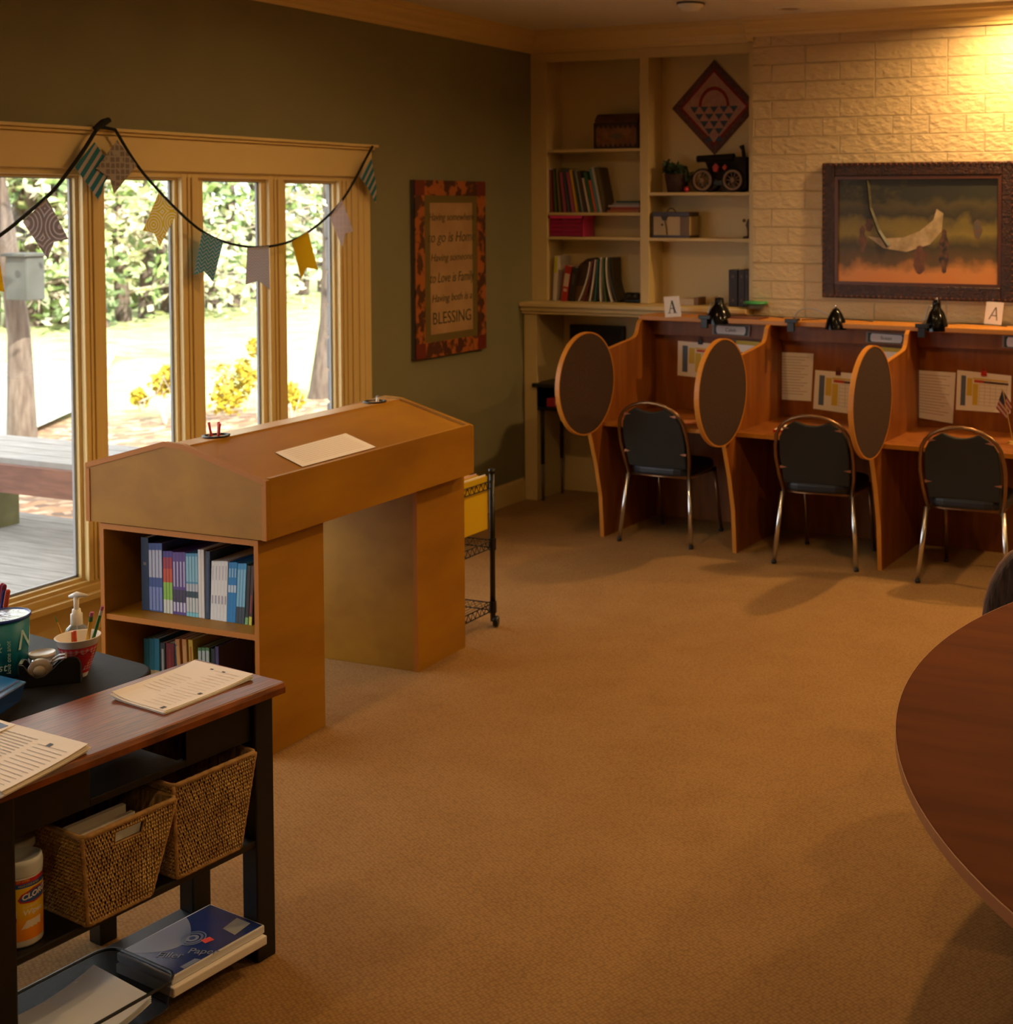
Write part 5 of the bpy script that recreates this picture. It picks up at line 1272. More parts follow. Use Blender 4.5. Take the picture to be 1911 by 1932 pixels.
def wrap(b, ang0, z, rr):
    for i, p in enumerate(b.v): a = ang0+p.x/rr; b.v[i] = V(((rr+p.z)*math.cos(a), (rr+p.z)*math.sin(a), z+p.y))
    return b
def wraptext(body, size, name, mm, parent, ang0, z, rr, shear=0, rot=0, bold=0):
    cu = bpy.data.curves.new('letters', 'FONT'); cu.body = body; cu.size = size; cu.align_x = 'LEFT'; cu.align_y = 'CENTER'; cu.shear = shear; cu.extrude = .0002; cu.offset = bold; cu.resolution_u = 3
    ob = bpy.data.objects.new('letters', cu); COL.objects.link(ob); me = bpy.data.meshes.new_from_object(ob.evaluated_get(bpy.context.evaluated_depsgraph_get())); bpy.data.objects.remove(ob); bpy.data.curves.remove(cu)
    b = B(); c_, s_ = math.cos(rot), math.sin(rot)
    b.add([V((p.co.x*c_-p.co.y*s_, p.co.x*s_+p.co.y*c_, p.co.z)) for p in me.vertices], [tuple(p.vertices) for p in me.polygons]); bpy.data.meshes.remove(me)
    return wrap(b, ang0, z, rr).build(name, mm, parent)
toCam = math.atan2(-cc.y, -cc.x)
def patch(ang0, z, pts, name, mm, rr):
    b = B(); pts2 = []
    for (x0, y0), (x1, y1) in zip(pts, pts[1:]+pts[:1]):
        for k in range(4): pts2.append((x0+(x1-x0)*k/4, y0+(y1-y0)*k/4))
    cx_, cy_ = sum(p[0] for p in pts2)/len(pts2), sum(p[1] for p in pts2)/len(pts2)
    n_ = len(pts2); K = 8; vs_ = [(cx_+(x-cx_)*k/K, cy_+(y-cy_)*k/K, 0) for k in range(1, K+1) for x, y in pts2]
    b.add([(cx_, cy_, 0)]+vs_, [(0, 1+i, 1+(i+1) % n_) for i in range(n_)]+[(1+k*n_+i, 1+(k+1)*n_+i, 1+(k+1)*n_+(i+1) % n_, 1+k*n_+(i+1) % n_) for k in range(K-1) for i in range(n_)])
    wrap(b, ang0, z, rr).build(name, mm, t)
A0 = toCam-.10
patch(A0, .112, [(-.004, -.002), (.004, .010), (.03, .020), (.062, .020), (.062, -.010), (.03, -.014), (.002, -.010)], 'logo_border', flat('#c2262c', .35), R_*1.012)
patch(A0, .112, [(0, -.001), (.007, .007), (.03, .016), (.058, .016), (.058, -.007), (.03, -.010), (.005, -.007)], 'logo_field', flat('#2456a8', .35), R_*1.016)
wraptext('CLOROX', .0175, 'logo_lettering', flat('#f2f0ec', .35), t, A0+.09, .1135, R_*1.02, .2, .12, .0006)
wraptext('Wipes', .017, 'product_lettering', flat('#f2f0ec', .35), t, A0+.14, .078, R_*1.014, .15, .05, .0004)
wraptext('Disinfecting', .007, 'product_lettering', flat('#f4e8c0', .35), t, A0+.14, .091, R_*1.014, .15, .05)
wraptext('KILLS COLD & FLU', .0055, 'band_lettering', flat('#e8c820', .35), t, A0-.05, .141, R_*1.014, .15, .02)
wraptext('PACK OF WIPES', .006, 'band_lettering', flat('#e8c820', .35), t, A0-.5, .1505, R_*1.014, .1, .02)
patch(A0-.62, .074, [(0, -.012), (.021, -.012), (.021, .012), (0, .012)], 'claim_box', flat('#efe4e0', .35), R_*1.012)
patch(A0-.62, .066, [(0, -.004), (.021, -.004), (.021, .004), (0, .004)], 'claim_band', flat('#c2262c', .35), R_*1.014)
patch(A0+.05, .052, [(0, -.010), (.045, -.008), (.045, .010), (.012, .008)], 'white_flash', flat('#f0e8dc', .35), R_*1.012)
t2 = thing('orange_tub', 'white tub with an orange band just behind the wipes canister', 'tub', C(-.615, .20, .331)); B().lathe([(0, 0), (.035, 0), (.037, .17), (0, .17)], n=32).build('tub_body', flat('#c2542a'), t2, smooth=True); B().lathe([(.038, .17), (.038, .19), (0, .195)], n=32).build('lid', WHITEP, t2, smooth=True)

# filler paper pack
t = thing('filler_paper_pack', 'shrink wrapped blue and white notebook paper pack on the lowest console shelf', 'paper pack', C(-.215, .1, .067), CA)
cx_, cy_ = -.215, .1
B().box((-.362-cx_, -.012-cy_, .0), (-.082-cx_, .212-cy_, .024)).build('sheets', PAPER2, t, bevel=.003)
B().box((-.355-cx_, .002-cy_, .0245), (-.078-cx_, .218-cy_, .046)).build('wrapped_pad', mat('blueish_white_paper', '#d9dbe2', .3), t, bevel=.003)
zc = .0464
def pk(u, v, o=0): return V((-.350-cx_+.268*u, .006-cy_+.206*v, zc+o))
b = B().poly([pk(0, 0), pk(1, 0), pk(1, 1), pk(0, 1)]); b.build('blue_cover', mat('navy_blue_cover', '#20357e', .22, c2='#1c2c66', scale=8), t)
arc = [pk(u, 1-.52*math.sin(PI*min(1, (u)/.72))**.8 if u < .72 else 1, .0004) for u in [k/24*.72 for k in range(25)]]
b = B(); n_ = len(arc); b.add(arc+[pk(k/24*.72, 1, .0004) for k in range(25)], [(i, i+1, n_+i+1, n_+i) for i in range(n_-1)]); b.build('silver_sweep', mat('silver_sweep', '#8f94a8', .25), t)
cpk = pk(.50, .50, .0009)
for r0, r1, cc_ in ((.0, .008, '#23357a'), (.008, .016, '#8f96a8'), (.020, .027, '#6c7698'), (.030, .034, '#7884a4')):
    b = B().lathe([(r0, 0), (r1, 0)], cpk, 32); b.build('spiral_ring', flat(cc_, .3), t)
CMt = MW[t.name]
text('Filler', .034, 'title_lettering', flat('#7d86a6', .3), t, CMt @ pk(.20, .40, .001), CMt.to_3x3() @ V((.45, -.9, 0)), CMt.to_3x3() @ V((.9, .45, 0)))
text('Paper', .034, 'title_lettering', flat('#7d86a6', .3), t, CMt @ pk(.40, .12, .001), CMt.to_3x3() @ V((.45, -.9, 0)), CMt.to_3x3() @ V((.9, .45, 0)))
b = B().poly([pk(.50, .26, .001), pk(.585, .23, .001), pk(.60, .34, .001), pk(.515, .37, .001)]); b.build('orange_sticker', flat('#e8401c', .4), t)
b = B().poly([pk(.74, .10, .001), pk(.96, .16, .001), pk(.96, .42, .001), pk(.76, .36, .001)]); b.build('price_label', flat('#9a9a94', .4), t)
b = B().poly([pk(.12, .0, .001), pk(.30, .0, .001), pk(.28, .08, .001), pk(.12, .08, .001)]); b.build('subtitle_box', flat('#77809e', .4), t)

# mesh tray with loose papers
t = thing('mesh_tray', 'black wire mesh letter tray at the left of the lowest console shelf', 'tray', C(-.55, .09, .067), CA)
cx_, cy_ = -.55, .09
x0, x1, y0, y1 = -.70-cx_, -.385-cx_, -.045-cy_, .205-cy_
def rr_(z, g=0, n=5, r=.035):
    pts = []
    for (cx2, cy2, a0) in ((x1-r, y0+r, -PI/2), (x1-r, y1-r, 0), (x0+r, y1-r, PI/2), (x0+r, y0+r, PI)):
        for k in range(n+1): a = a0+PI/2*k/n; pts.append(V((cx2+(r+g)*math.cos(a), cy2+(r+g)*math.sin(a), z)))
    return pts
B().tube(rr_(.075, .012), .004, 6, closed=True).tube(rr_(.004), .003, 6, closed=True).build('wire_rim', BLACKM, t)
b = B(); p_, q_ = rr_(.002), rr_(.075, .012); n_ = len(p_)
mesh_ = mat('wire_mesh', '#191b1c', .5); N, L = mesh_.node_tree.nodes, mesh_.node_tree.links; tc = N.new('ShaderNodeTexCoord'); ck = N.new('ShaderNodeTexChecker'); ck.inputs['Scale'].default_value = 900; L.new(tc.outputs['Object'], ck.inputs[0])
tr = N.new('ShaderNodeBsdfTransparent'); ms = N.new('ShaderNodeMixShader'); ml = N.new('ShaderNodeMath'); ml.operation = 'MULTIPLY'; ml.inputs[1].default_value = .55; L.new(ck.outputs['Fac'], ml.inputs[0]); L.new(ml.outputs[0], ms.inputs[0]); L.new(N['Principled BSDF'].outputs[0], ms.inputs[1]); L.new(tr.outputs[0], ms.inputs[2]); L.new(ms.outputs[0], [n for n in N if n.type == 'OUTPUT_MATERIAL'][0].inputs[0])
b.add(p_+q_, [(i, (i+1) % n_, n_+(i+1) % n_, n_+i) for i in range(n_) if not (q_[i].y < y0+.005 and q_[(i+1) % n_].y < y0+.005)]); b.build('mesh_wall', mesh_, t)
B().prism(rr_(.0015), (0, 0, .003)).build('tray_floor', BLACKM, t)
for i in range(5):
    tt = thing('loose_sheet', ['lowest', 'second lowest', 'middle', 'second highest', 'topmost'][i]+' of the five punched white sheets in the wire mesh tray', 'paper', C(-.57, .08, .073+i*.004), CA+random.uniform(-.02, .02), group='loose sheets in the mesh tray')
    vs = []; nn_ = 10
    for k in range(nn_+1):
        u = k/nn_; zz = .004+.03*(abs(u-.4)*1.6)**2
        vs.append((u, zz))
    b = B(); P0 = [V((-.13+.262*u, -.116, z)) for u, z in vs]; P1 = [V((-.13+.262*u, .108, z+.012)) for u, z in vs]
    b.add(P0+P1, [(k, k+1, nn_+2+k, nn_+1+k) for k in range(nn_)]); b.build('sheet', mat('cool_white_sheet', '#e6eaf2', .8), tt, smooth=True)
    if i == 4:
        b = B()
        for u in (.2, .5, .8): b.lathe([(.0, 0), (.0035, 0)], V((-.13+.262*u, .098, .004+.03*(abs(u-.4)*1.6)**2+.0125)), 10)
        b.build('punched_holes', flat('#f4f2ee'), tt)

# newsletter stacks on the top
def stack(label, corners, n, z0, th, seed, name='newsletter_stack', marks=True, curl=.012):
    random.seed(seed)
    cs = [CM.inverted() @ P(x, y, 2, z0+.008) for x, y in corners]
    cen = C(sum(p.x for p in cs)/4, sum(p.y for p in cs)/4, z0)
    t = thing(name, label, 'papers', cen)
    for i in range(n):
        j = random.uniform(-.004, .004) if n > 3 else random.uniform(-.002, .002); k_ = random.uniform(-.004, .004); zb = z0+.0006+th*i
        g = 8; vs = []
        for a in range(g+1):
            for c in range(g+1):
                u, v = a/g, c/g
                p = cs[0].lerp(cs[1], u).lerp(cs[3].lerp(cs[2], u), v)
                z = zb+.001+(curl*(abs(v-.35)*1.3)**3+curl*.9*(u**6)*(1-v))*(i/max(1, n-1)*.6+.4)
                vs.append(C(p.x+j, p.y+k_, z))
        fs = [(a*(g+1)+c, (a+1)*(g+1)+c, (a+1)*(g+1)+c+1, a*(g+1)+c+1) for a in range(g) for c in range(g)]
        k0 = len(vs); vs += [p-V((0, 0, th*.9)) for p in vs[:k0]]
        fs += [tuple(reversed([x+k0 for x in f])) for f in list(fs)]
        edge = [c for c in range(g+1)]+[(a)*(g+1)+g for a in range(1, g+1)]+[g*(g+1)+c for c in range(g-1, -1, -1)]+[a*(g+1) for a in range(g-1, 0, -1)]
        fs += [(edge[q], edge[(q+1) % len(edge)], edge[(q+1) % len(edge)]+k0, edge[q]+k0) for q in range(len(edge))]
        B().add(vs, fs).build('sheet', PAPER if i != 1 else flat('#cfd6da', .8), t, world=True, smooth=False)
        if i == n-1 and marks:
            def sp_(u, v, o=.0008):
                p = cs[0].lerp(cs[1], u).lerp(cs[3].lerp(cs[2], u), v); return C(p.x+j, p.y+k_, zb+.001+o+curl*(abs(v-.35)*1.3)**3+curl*.9*(u**6)*(1-v))
            def band(b, u0, v0, u1, v1, m_=6):
                for q in range(m_):
                    a0, a1 = u0+(u1-u0)*q/m_, u0+(u1-u0)*(q+1)/m_; b.poly([sp_(a0, v0), sp_(a1, v0), sp_(a1, v1), sp_(a0, v1)])
            return t, band, sp_
    return t, None, None
t, band, sp_ = stack('white newsletter lying at the right end of the console table top', [(310, 1342), (210, 1313), (366, 1250), (477, 1276)], 4, .735, .0016, 4, 'newsletter')
b = B()
for k_ in range(16): band(b, .1, .07+.055*k_, .52-.05*(k_ % 3), .0765+.055*k_)
for k_ in range(7): band(b, .58, .3+.06*k_, .9, .308+.06*k_)
b.build('printed_text', mat('pale_print', '#dccdc2', .8), t, world=True)
b = B(); band(b, .08, .02, .14, .07); band(b, .07, .42, .12, .46); band(b, .35, .9, .40, .92); band(b, .55, .9, .6, .92); b.build('small_logo', flat('#4a4a4c'), t, world=True)
t, band, sp_ = stack('thick stack of white newsletters at the left of the console table top', [(5, 1500), (-150, 1440), (20, 1374), (168, 1414)], 8, .735, .0022, 8, 'newsletter_stack', curl=.010)
b = B()
for k_ in range(12): band(b, .06, .08+.065*k_, .42, .09+.065*k_)
for k_ in range(12): band(b, .5, .30+.05*k_, .93, .315+.05*k_)
b.build('printed_text', mat('grey_print', '#b9b2ab', .8), t, world=True)
b = B(); band(b, .28, .80, .33, .86); b.build('small_logo', flat('#3a3a3c'), t, world=True)
b = B(); band(b, .48, .55, .9, .555); band(b, .48, .86, .9, .865); b.build('rule_line', flat('#5a5652'), t, world=True)
p = CM.inverted() @ P(-10, 1374, 2, .76)
t = thing('blue_photo_sheet', 'sheet with a dark blue picture under the left newsletter stack corner', 'paper', C(-.60, .33, .757))
b = B(); b.prism([P(x, y, 2, .757) for x, y in ((-60, 1362), (-10, 1356), (30, 1368), (-20, 1390))], (0, 0, .0012)); b.build('sheet', PAPER, t, world=True)
B().poly([P(x, y, 2, .7586) for x, y in ((-56, 1364), (-11, 1359), (16, 1369), (-22, 1384))]).build('picture', flat('#2a3158', .4), t, world=True)

# ================================================================== BLACK DESK beside the window
t = thing('black_desk', 'black wood grained desk with a rounded corner below the window', 'desk', C(-.7, .8, 0), CA)
cx_, cy_ = -.7, .8
x0, x1, y0, y1, r = -1.5-cx_, -.068-cx_, .392-cy_, 1.27-cy_, .11
pts = []
for (a, b_, a0) in ((x1-r, y0+r, -PI/2), (x1-r*.4, y1-r*.4, 0), (x0+r, y1-r, PI/2), (x0+r, y0+r, PI)):
    rr2 = r*.4 if a0 == 0 else r
    for k in range(9): g = a0+PI/2*k/8; pts.append((a+rr2*math.cos(g), b_+rr2*math.sin(g), .692))
B().prism(pts, (0, 0, .028)).build('desk_top', mat('black_wood_grain', '#161413', .6, c2='#0e0d0d', scale=5, stretch=(2, 20, 1), spec=.2), t, bevel=.008, seg=3)
for lx_ in (x0+.08, x1-.14):
    for ly_ in (y0+.10, y1-.10): B().box((lx_-.025, ly_-.025, 0), (lx_+.025, ly_+.025, .692)).build('leg', BLACKM, t, bevel=.003)
B().box((x0+.08, y1-.12, .45), (x1-.14, y1-.10, .692)).build('modesty_panel', BLACKM, t)
DZ = .7202
def D(x, y): return P(x, y, 2, DZ)
def hgt(base, ytop):
    lo_, hi_ = 0, 1.5
    d = fw.dot(base-CAM)
    for _ in range(40):
        m_ = (lo_+hi_)/2; q = base+V((0, 0, m_))-CAM; y = CY-F_PX*q.dot(up)/q.dot(fw)
        if y > ytop: lo_ = m_
        else: hi_ = m_
    return lo_
# teal tin with blue rim
c = D(6, 1272); h = hgt(c, 1160)
t = thing('teal_tin', 'tall teal tin with white script and a dark blue rim on the black desk', 'tin', c)
rt_ = (D(57, 1272)-D(6, 1272)).length*.93
B().lathe([(0, 0), (rt_*.86, 0), (rt_*.97, h*.97), (0, h*.97)], n=48).build('tin_body', mat('teal_paint', '#0a7c92', .45), t, smooth=True)
B().lathe([(rt_*.98, h*.95), (rt_*1.03, h*.96), (rt_*1.03, h), (rt_*.97, h), (rt_*.95, h*.985)], n=48).build('rim', flat('#1c3f96', .35), t, smooth=True)
B().lathe([(0, h*.975), (rt_*.96, h*.985)], n=40).build('foil_lid', mat('crinkled_foil', '#c4ccd2', .25, metal=.7, bump=.8, bscale=25), t)
tcm = math.atan2(-c.y, -c.x)
wraptext('N', .075, 'script_lettering', flat('#bfe6e4', .4), t, tcm+.52, h*.60, rt_*.955, .2)
for k_, (s_, zz) in enumerate((('est', .22), ('&', .55))): wraptext(s_, .03 if k_ == 0 else .04, 'script_lettering', flat('#bfe6e4', .4), t, tcm-.42, h*zz, rt_*.935, .2)
wraptext('love one another', .016, 'script_lettering', flat('#bfe6e4', .4), t, tcm+.22, h*.10, rt_*.93, .2, PI/2)
# pens behind the tin in a cup
c = D(-8, 1240)
t = thing('pen_cup', 'dark cup of pens behind the teal tin', 'cup', c); hc = .13; B().lathe([(0, 0), (.04, 0), (.04, hc), (.037, hc), (.037, .01), (0, .01)], n=24).build('cup_body', BLACKP, t, smooth=True)
for i, (px_, py_, cc_, nm) in enumerate(((-6, 1108, '#5a1430', 'maroon'), (4, 1104, '#a8284c', 'crimson'), (8, 1106, '#7a1c34', 'dark red'), (9, 1116, '#1d2a7a', 'blue'), (15, 1116, '#c84a20', 'orange'), (-1, 1124, '#2a4a20', 'green'))):
    top = P(px_, py_, 1, c.y+.0); base = c+V((-.015+.006*i, 0, .02)); top = P(px_, py_, 1, c.y)
    tt = thing('pen', f'{nm} pen standing in the cup behind the teal tin', 'pen', base, group='pens behind the teal tin')
    B().tube([base, top], .0055, 8).build('barrel', flat(cc_, .4), tt, world=True); B().tube([top.lerp(base, .25), top], .0065, 8).sphere(top, .0065, 8, 6).build('cap', flat(cc_, .35), tt, world=True)
# blue clear box
t = thing('blue_pencil_box', 'translucent blue plastic pencil box on the black desk at the left edge', 'pencil box', D(20, 1335))
BLU = mat('translucent_blue', '#0a52b0', .2, trans=.25)
bb = [D(36, 1330), D(0, 1345), D(-90, 1310), D(-50, 1295)]
bb = [P(x, y, 2, DZ) for x, y in ((38, 1322), (-20, 1362), (-130, 1320), (-70, 1288))]
top = [P(x, y, 2, DZ+.05) for x, y in ((47, 1290), (-30, 1338), (-140, 1290), (-70, 1262))]
b = B().add([p for p in bb]+[p for p in top], [(3, 2, 1, 0), (0, 1, 5, 4), (1, 2, 6, 5), (2, 3, 7, 6), (3, 0, 4, 7)]); b.build('box_body', BLU, t, world=True)
cen = sum(top, V())/4
b = B().prism([p+(p-cen)*.03 for p in top], (0, 0, .006)).prism([cen+(p-cen)*.88+V((0, 0, .006)) for p in top], (0, 0, .004)); b.build('lid', mat('translucent_blue_lid', '#0c62b8', .15, trans=.35), t, world=True, bevel=.002)
# tape dispenser
p0, p1 = D(38, 1300), D(152, 1288)
xd = (p1-p0).normalized(); yd = V((0, 0, 1)).cross(xd); ln = (p1-p0).length
M = Matrix((xd, yd, V((0, 0, 1)))).transposed().to_4x4(); M.translation = p0
t = thing('tape_dispenser', 'black tape dispenser in front of the heart cup on the black desk', 'tape dispenser', matrix=M)
hs = hgt(p1, 1238)
prof = [(0, 0), (ln, 0), (ln, hs*.75), (ln*.965, hs*.93), (ln*.90, hs), (ln*.80, hs), (ln*.66, hs*.86), (ln*.52, hs*.58), (ln*.40, hs*.38), (ln*.28, hs*.34), (ln*.16, hs*.50), (ln*.06, hs*.84), (-ln*.03, hs*.90)]
wd = .055
for yy in (0, wd-.006): B().prism([(x, yy, z) for x, z in prof], (0, .006, 0)).build('side_wall', BLACKP, t, bevel=.0015)
low = [(0, 0), (ln, 0), (ln, hs*.7), (ln*.9, hs*.92), (ln*.8, hs*.90), (ln*.66, hs*.72), (ln*.52, hs*.40), (ln*.40, hs*.16), (ln*.2, hs*.14), (ln*.03, hs*.6)]
B().prism([(x, .006, z) for x, z in low], (0, wd-.012, 0)).build('body', flat('#242424', .45), t)
B().lathe([(.016, -.010), (.030, -.010), (.030, .010), (.016, .010), (.016, -.010)], (ln*.30, wd/2, hs*.50), 28, (0, 1, 0)).build('tape_roll', mat('clear_tape', '#c8b8a8', .2, trans=.3), t, smooth=True)
B().lathe([(0, -.011), (.015, -.011), (.015, .011), (0, .011)], (ln*.30, wd/2, hs*.50), 20, (0, 1, 0)).build('hub', flat('#c4b8a8', .4), t, smooth=True)
B().box((-ln*.03, .008, hs*.86), (ln*.03, wd-.008, hs*.89)).build('cutter_blade', CHROME, t)
tp = M @ V((ln*.5, wd*.6, hs*.9))
tt = thing('silver_scissors', 'silver scissors laid across the tape dispenser', 'scissors', tp)
B().tube([P(x, y, 1, tp.y) for x, y in ((62, 1247), (90, 1258), (100, 1244))], .004, 8).build('blade', CHROME, tt, world=True); B().tube([P(x, y, 1, tp.y) for x, y in ((100, 1244), (112, 1236), (124, 1234), (124, 1240), (112, 1243), (100, 1249))], .003, 8, closed=True).build('finger_loop', flat('#c9c4bc', .3), tt, world=True)
# white tub
c = D(80, 1262); t = thing('white_tub', 'small white lidded tub between the teal tin and heart cup', 'tub', c); rr3 = (D(103, 1262)-D(57, 1262)).length/2; h = hgt(c, 1230)
B().lathe([(0, 0), (rr3*.78, 0), (rr3*.92, h*.8), (rr3*.92, h*.82), (0, h*.82)], n=36).build('tub_body', mat('milky_plastic', '#d8d4c4', .3, trans=.2), t, smooth=True)
B().lathe([(rr3*.94, h*.76), (rr3, h*.78), (rr3, h*.98), (rr3*.94, h), (rr3*.86, h*.94), (0, h*.92)], n=36).build('lid', WHITEP, t, smooth=True)
# heart cup
c = D(148, 1275); t = thing('heart_cup', 'white foam cup with a red gingham and heart print holding pencils', 'cup', c)
h = hgt(c, 1199); rb, rtp = (D(167, 1275)-D(133, 1275)).length/2*.92, .0
q_ = c+V((0, 0, h)); rtp = (P(180, 1199, 1, q_.y)-P(119, 1199, 1, q_.y)).length/2*.93
def rc(f_): return rb+(rtp-rb)*f_
B().lathe([(0, .002), (rb*.9, .002), (rb*.96, 0), (rb, .002), (rc(.97), h*.97), (rc(1)*1.03, h*.985), (rc(1), h), (rc(.97)*.93, h*.98), (rb*.9, .01), (0, .01)], n=48).build('cup_body', mat('white_foam', '#e6e1dc', .6), t, smooth=True)
CUP = c; HC = h; tcm = math.atan2(-c.y, -c.x)
red = flat('#b5202c', .5)
b = B()
f0, f1 = .14, .78
def cp(a, f_, o=.0006): r = rc(f_)+o; return V((r*math.cos(a), r*math.sin(a), h*f_))
g = 40
for i in range(g):
    a0, a1 = 2*PI*i/g, 2*PI*(i+1)/g; b.add([cp(a0, .12), cp(a1, .12), cp(a1, .20), cp(a0, .20)], [(0, 1, 2, 3)]); b.add([cp(a0, .76), cp(a1, .76), cp(a1, .80), cp(a0, .80)], [(0, 1, 2, 3)])
b.build('red_band', red, t, smooth=True)
b = B(); b2 = B(); rows_ = 16; g = 44
for j in range(rows_):
    for i in range(g):
        a0, a1 = 2*PI*i/g, 2*PI*(i+1)/g; z0_, z1_ = .20+(.56)*j/rows_, .20+.56*(j+1)/rows_
        k_ = (i % 2)+(j % 2)
        if k_ == 2: (b).add([cp(a0, z0_), cp(a1, z0_), cp(a1, z1_), cp(a0, z1_)], [(0, 1, 2, 3)])
        elif k_ == 1: (b2).add([cp(a0, z0_), cp(a1, z0_), cp(a1, z1_), cp(a0, z1_)], [(0, 1, 2, 3)])
b.build('gingham_dark', red, t); b2.build('gingham_mid', flat('#cf6a70', .5), t)
for da in (.32, -1.15, 1.9, 3.4):
    for s_, cc_, o in ((1, '#7a1820', .001), (.86, '#b41c28', .0016)):
        pts = []
        for k_ in range(28):
            a = 2*PI*k_/28; hx_ = 16*math.sin(a)**3; hy_ = 13*math.cos(a)-5*math.cos(2*a)-2*math.cos(3*a)-math.cos(4*a); pts.append((hx_*s_, hy_*s_))
        b = B(); vs = [cp(tcm+da, .47, o)]+[cp(tcm+da+x*.034*q/6, .47+y*.0165*q/6, o) for q in range(1, 7) for x, y in pts]
        b.add(vs, [(0, 1+k, 1+(k+1) % 28) for k in range(28)]+[(1+q*28+k, 29+q*28+k, 29+q*28+(k+1) % 28, 1+q*28+(k+1) % 28) for q in range(5) for k in range(28)]); b.build('heart', flat(cc_, .5), t)
def pencil(px0, py0, px1, py1, col, label, r=.0038, eraser=None, dy=0, tip=None):
    a = P(px0, py0, 1, CUP.y+dy); d_ = P(px1, py1, 1, CUP.y+dy); a = CUP+V((max(-.018, min(.018, (a-CUP).x)), dy*.5, .02)); tt = thing('pencil', label, 'pencil', a, group='pencils in the heart cup')
    B().tube([a, d_], r, 6).build('barrel', flat(col, .4), tt, world=True)
    u = (d_-a).normalized()
    if eraser: B().tube([d_, d_+u*.014], r*1.08, 10).build('ferrule', flat('#c8c4b8' if eraser == 1 else '#4a6a2c', .3), tt, world=True); B().tube([d_+u*.014, d_+u*.026], r, 10).build('eraser', flat('#b8607a'), tt, world=True)
    if tip: B().tube([d_, d_+u*.02], [r, .0006], 8).build('sharpened_tip', flat(tip, .6), tt, world=True)
pencil(128, 1204, 108, 1174, '#c89420', 'thin yellow pencil leaning left in the heart cup', .0028, tip='#5a7a2c')
pencil(156, 1202, 171, 1172, '#d8a020', 'thick yellow pencil leaning right in the heart cup', .0052, 2)
pencil(166, 1200, 189, 1160, '#1f7a3a', 'green pencil leaning far right in the heart cup', .0042, 1, .01)
pencil(138, 1204, 137, 1192, '#d05a20', 'short orange pencil in the heart cup', .004, None)
pencil(146, 1204, 141, 1190, '#c84418', 'short red orange pencil in the heart cup', .004, None)
# hand sanitiser
c = D(146, 1250); t = thing('pump_bottle', 'clear pump bottle with a white pump behind the heart cup', 'bottle', c)
h1, h2, h3 = hgt(c, 1177), hgt(c, 1163), hgt(c, 1122); ar = .030
gel = mat('clear_gel_plastic', '#dfe8ea', .08, trans=.8)
B().lathe([(0, 0), (ar*.96, 0), (ar, .006), (ar, h1*.78), (ar*.9, h1*.9), (ar*.5, h1), (0, h1)], n=32).build('bottle_body', gel, t, smooth=True)
B().lathe([(ar*1.005, h1*.12), (ar*1.005, h1*.62)], n=32, a0=tcm-1.1, a1=tcm+1.1).build('label', flat('#d6dcdc'), t, smooth=True)
B().lathe([(ar*.52, h1*.97), (ar*.52, h2*1.06), (ar*.40, h2*1.08), (ar*.36, h2*1.16), (0, h2*1.16)], n=28).build('collar', WHITEP, t, smooth=True)
B().tube([(0, 0, h2), (0, 0, h3*.97)], .007, 12).build('pump_stem', WHITEP, t, smooth=True)
B().tube([(-.022, -.004, h3*.965), (0, 0, h3), (.034, .006, h3*1.0)], [.004, .0085, .004], 10).build('pump_head', WHITEP, t, smooth=True)
B().tube([(0, 0, .02), (0, 0, h1)], .002, 6).build('dip_tube', WHITEP, t)

# ================================================================== LARGE OVAL TABLE and the brown chair
TZ = .74
cenx, ceny, RR = .758, 3.596, 1.76
t = thing('conference_table', 'large dark brown rounded wooden table cut by the right edge', 'table', (-.05, 3.35, 0))
pts = []
for k in range(61):
    a = math.radians(133+k*(246-133)/60); pts.append(V((cenx+RR*math.cos(a), ceny+RR*math.sin(a), 0)))
e0, e1 = pts[-1], pts[0]
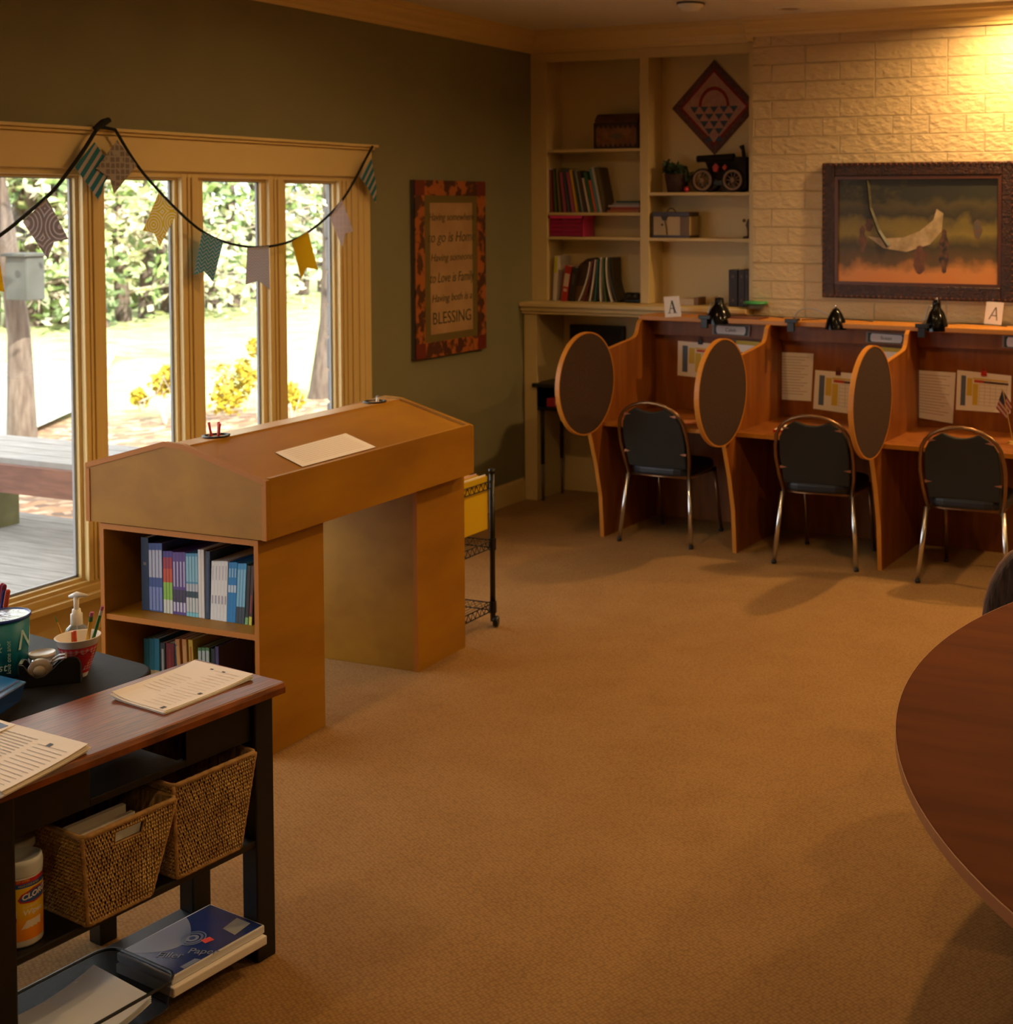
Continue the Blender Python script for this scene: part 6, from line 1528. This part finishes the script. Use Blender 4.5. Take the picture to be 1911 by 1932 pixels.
# close the far side with a matching blunt curve
m_ = 24
mid = (e0+e1)/2
for k in range(1, m_):
    s_ = k/m_; pts.append(e0.lerp(e1, s_)+V((math.sin(PI*s_)**.7*1.05, -.1*math.sin(PI*s_), 0)))
TBW = mat('walnut_laminate', '#5e2e0a', .75, c2='#502507', scale=2.2, stretch=(1, 6, 1), detail=6, spec=.1)
B().prism([V((p.x, p.y, TZ-.028)) for p in pts], (0, 0, .028)).build('table_top', TBW, t, world=True, bevel=.004)
b = B(); 
for p, q in zip(pts, pts[1:]+pts[:1]):
    d = (q-p).normalized(); n_ = V((d.y, -d.x, 0))
    if n_.dot(p-V((.2, 3.4, 0))) < 0: n_ = -n_
    b.prism([V((p.x, p.y, TZ-.027)), V((q.x, q.y, TZ-.027)), V((q.x, q.y, TZ-.001)), V((p.x, p.y, TZ-.001))], n_*.0015)
b.build('edge_banding', flat('#8a5228', .4), t, world=True)
for x, y in ((-.45, 3.6), (.35, 4.2), (.35, 2.6), (-.1, 2.9)): B().tube([(x, y, 0), (x, y, TZ-.028)], .03, 16).lathe([(0, 0), (.05, 0), (.04, .02), (0, .02)], (x, y, 0), 16).build('leg', BLACKM, t, world=True, smooth=True)
# brown ribbed chair on the far side
WEAVE = mat('brown_ribbed_fabric', '#4a3528', .95, c2='#2e2018', scale=60, stretch=(1, 1, .25), bump=1, bscale=70)
t = thing('upholstered_chair', 'brown ribbed fabric chair behind the large table at the right edge', 'chair', (-.62, 4.62, 0))
YC = 4.55
sil = [(1853, 1190), (1857, 1140), (1868, 1105), (1885, 1072), (1905, 1050), (1925, 1040), (1990, 1040), (2020, 1060), (2035, 1100), (2038, 1190)]
ps = [P(x, y, 1, YC) for x, y in sil]
zmin = .45
body = [V((ps[0].x+.01, YC, zmin))]+ps+[V((ps[-1].x-.01, YC, zmin))]
B().prism(body, (0, .07, 0)).build('backrest', WEAVE, t, world=True, bevel=.02, seg=3)
B().tube([p+V((0, .035, 0)) for p in ps], .012, 8).build('piping', flat('#6a4c38', .9), t, world=True, smooth=True)
xa, xb = ps[0].x, ps[-1].x
B().box((xa-.02, YC-.45, .40), (xb+.02, YC+.02, .48)).build('seat', WEAVE, t, world=True, bevel=.025, seg=3)
for x in (xa+.03, xb-.03):
    for y in (YC-.40, YC+.0): B().tube([(x, y, 0), (x, y, .41)], .014, 10).build('leg', BLACKM, t, world=True, smooth=True)
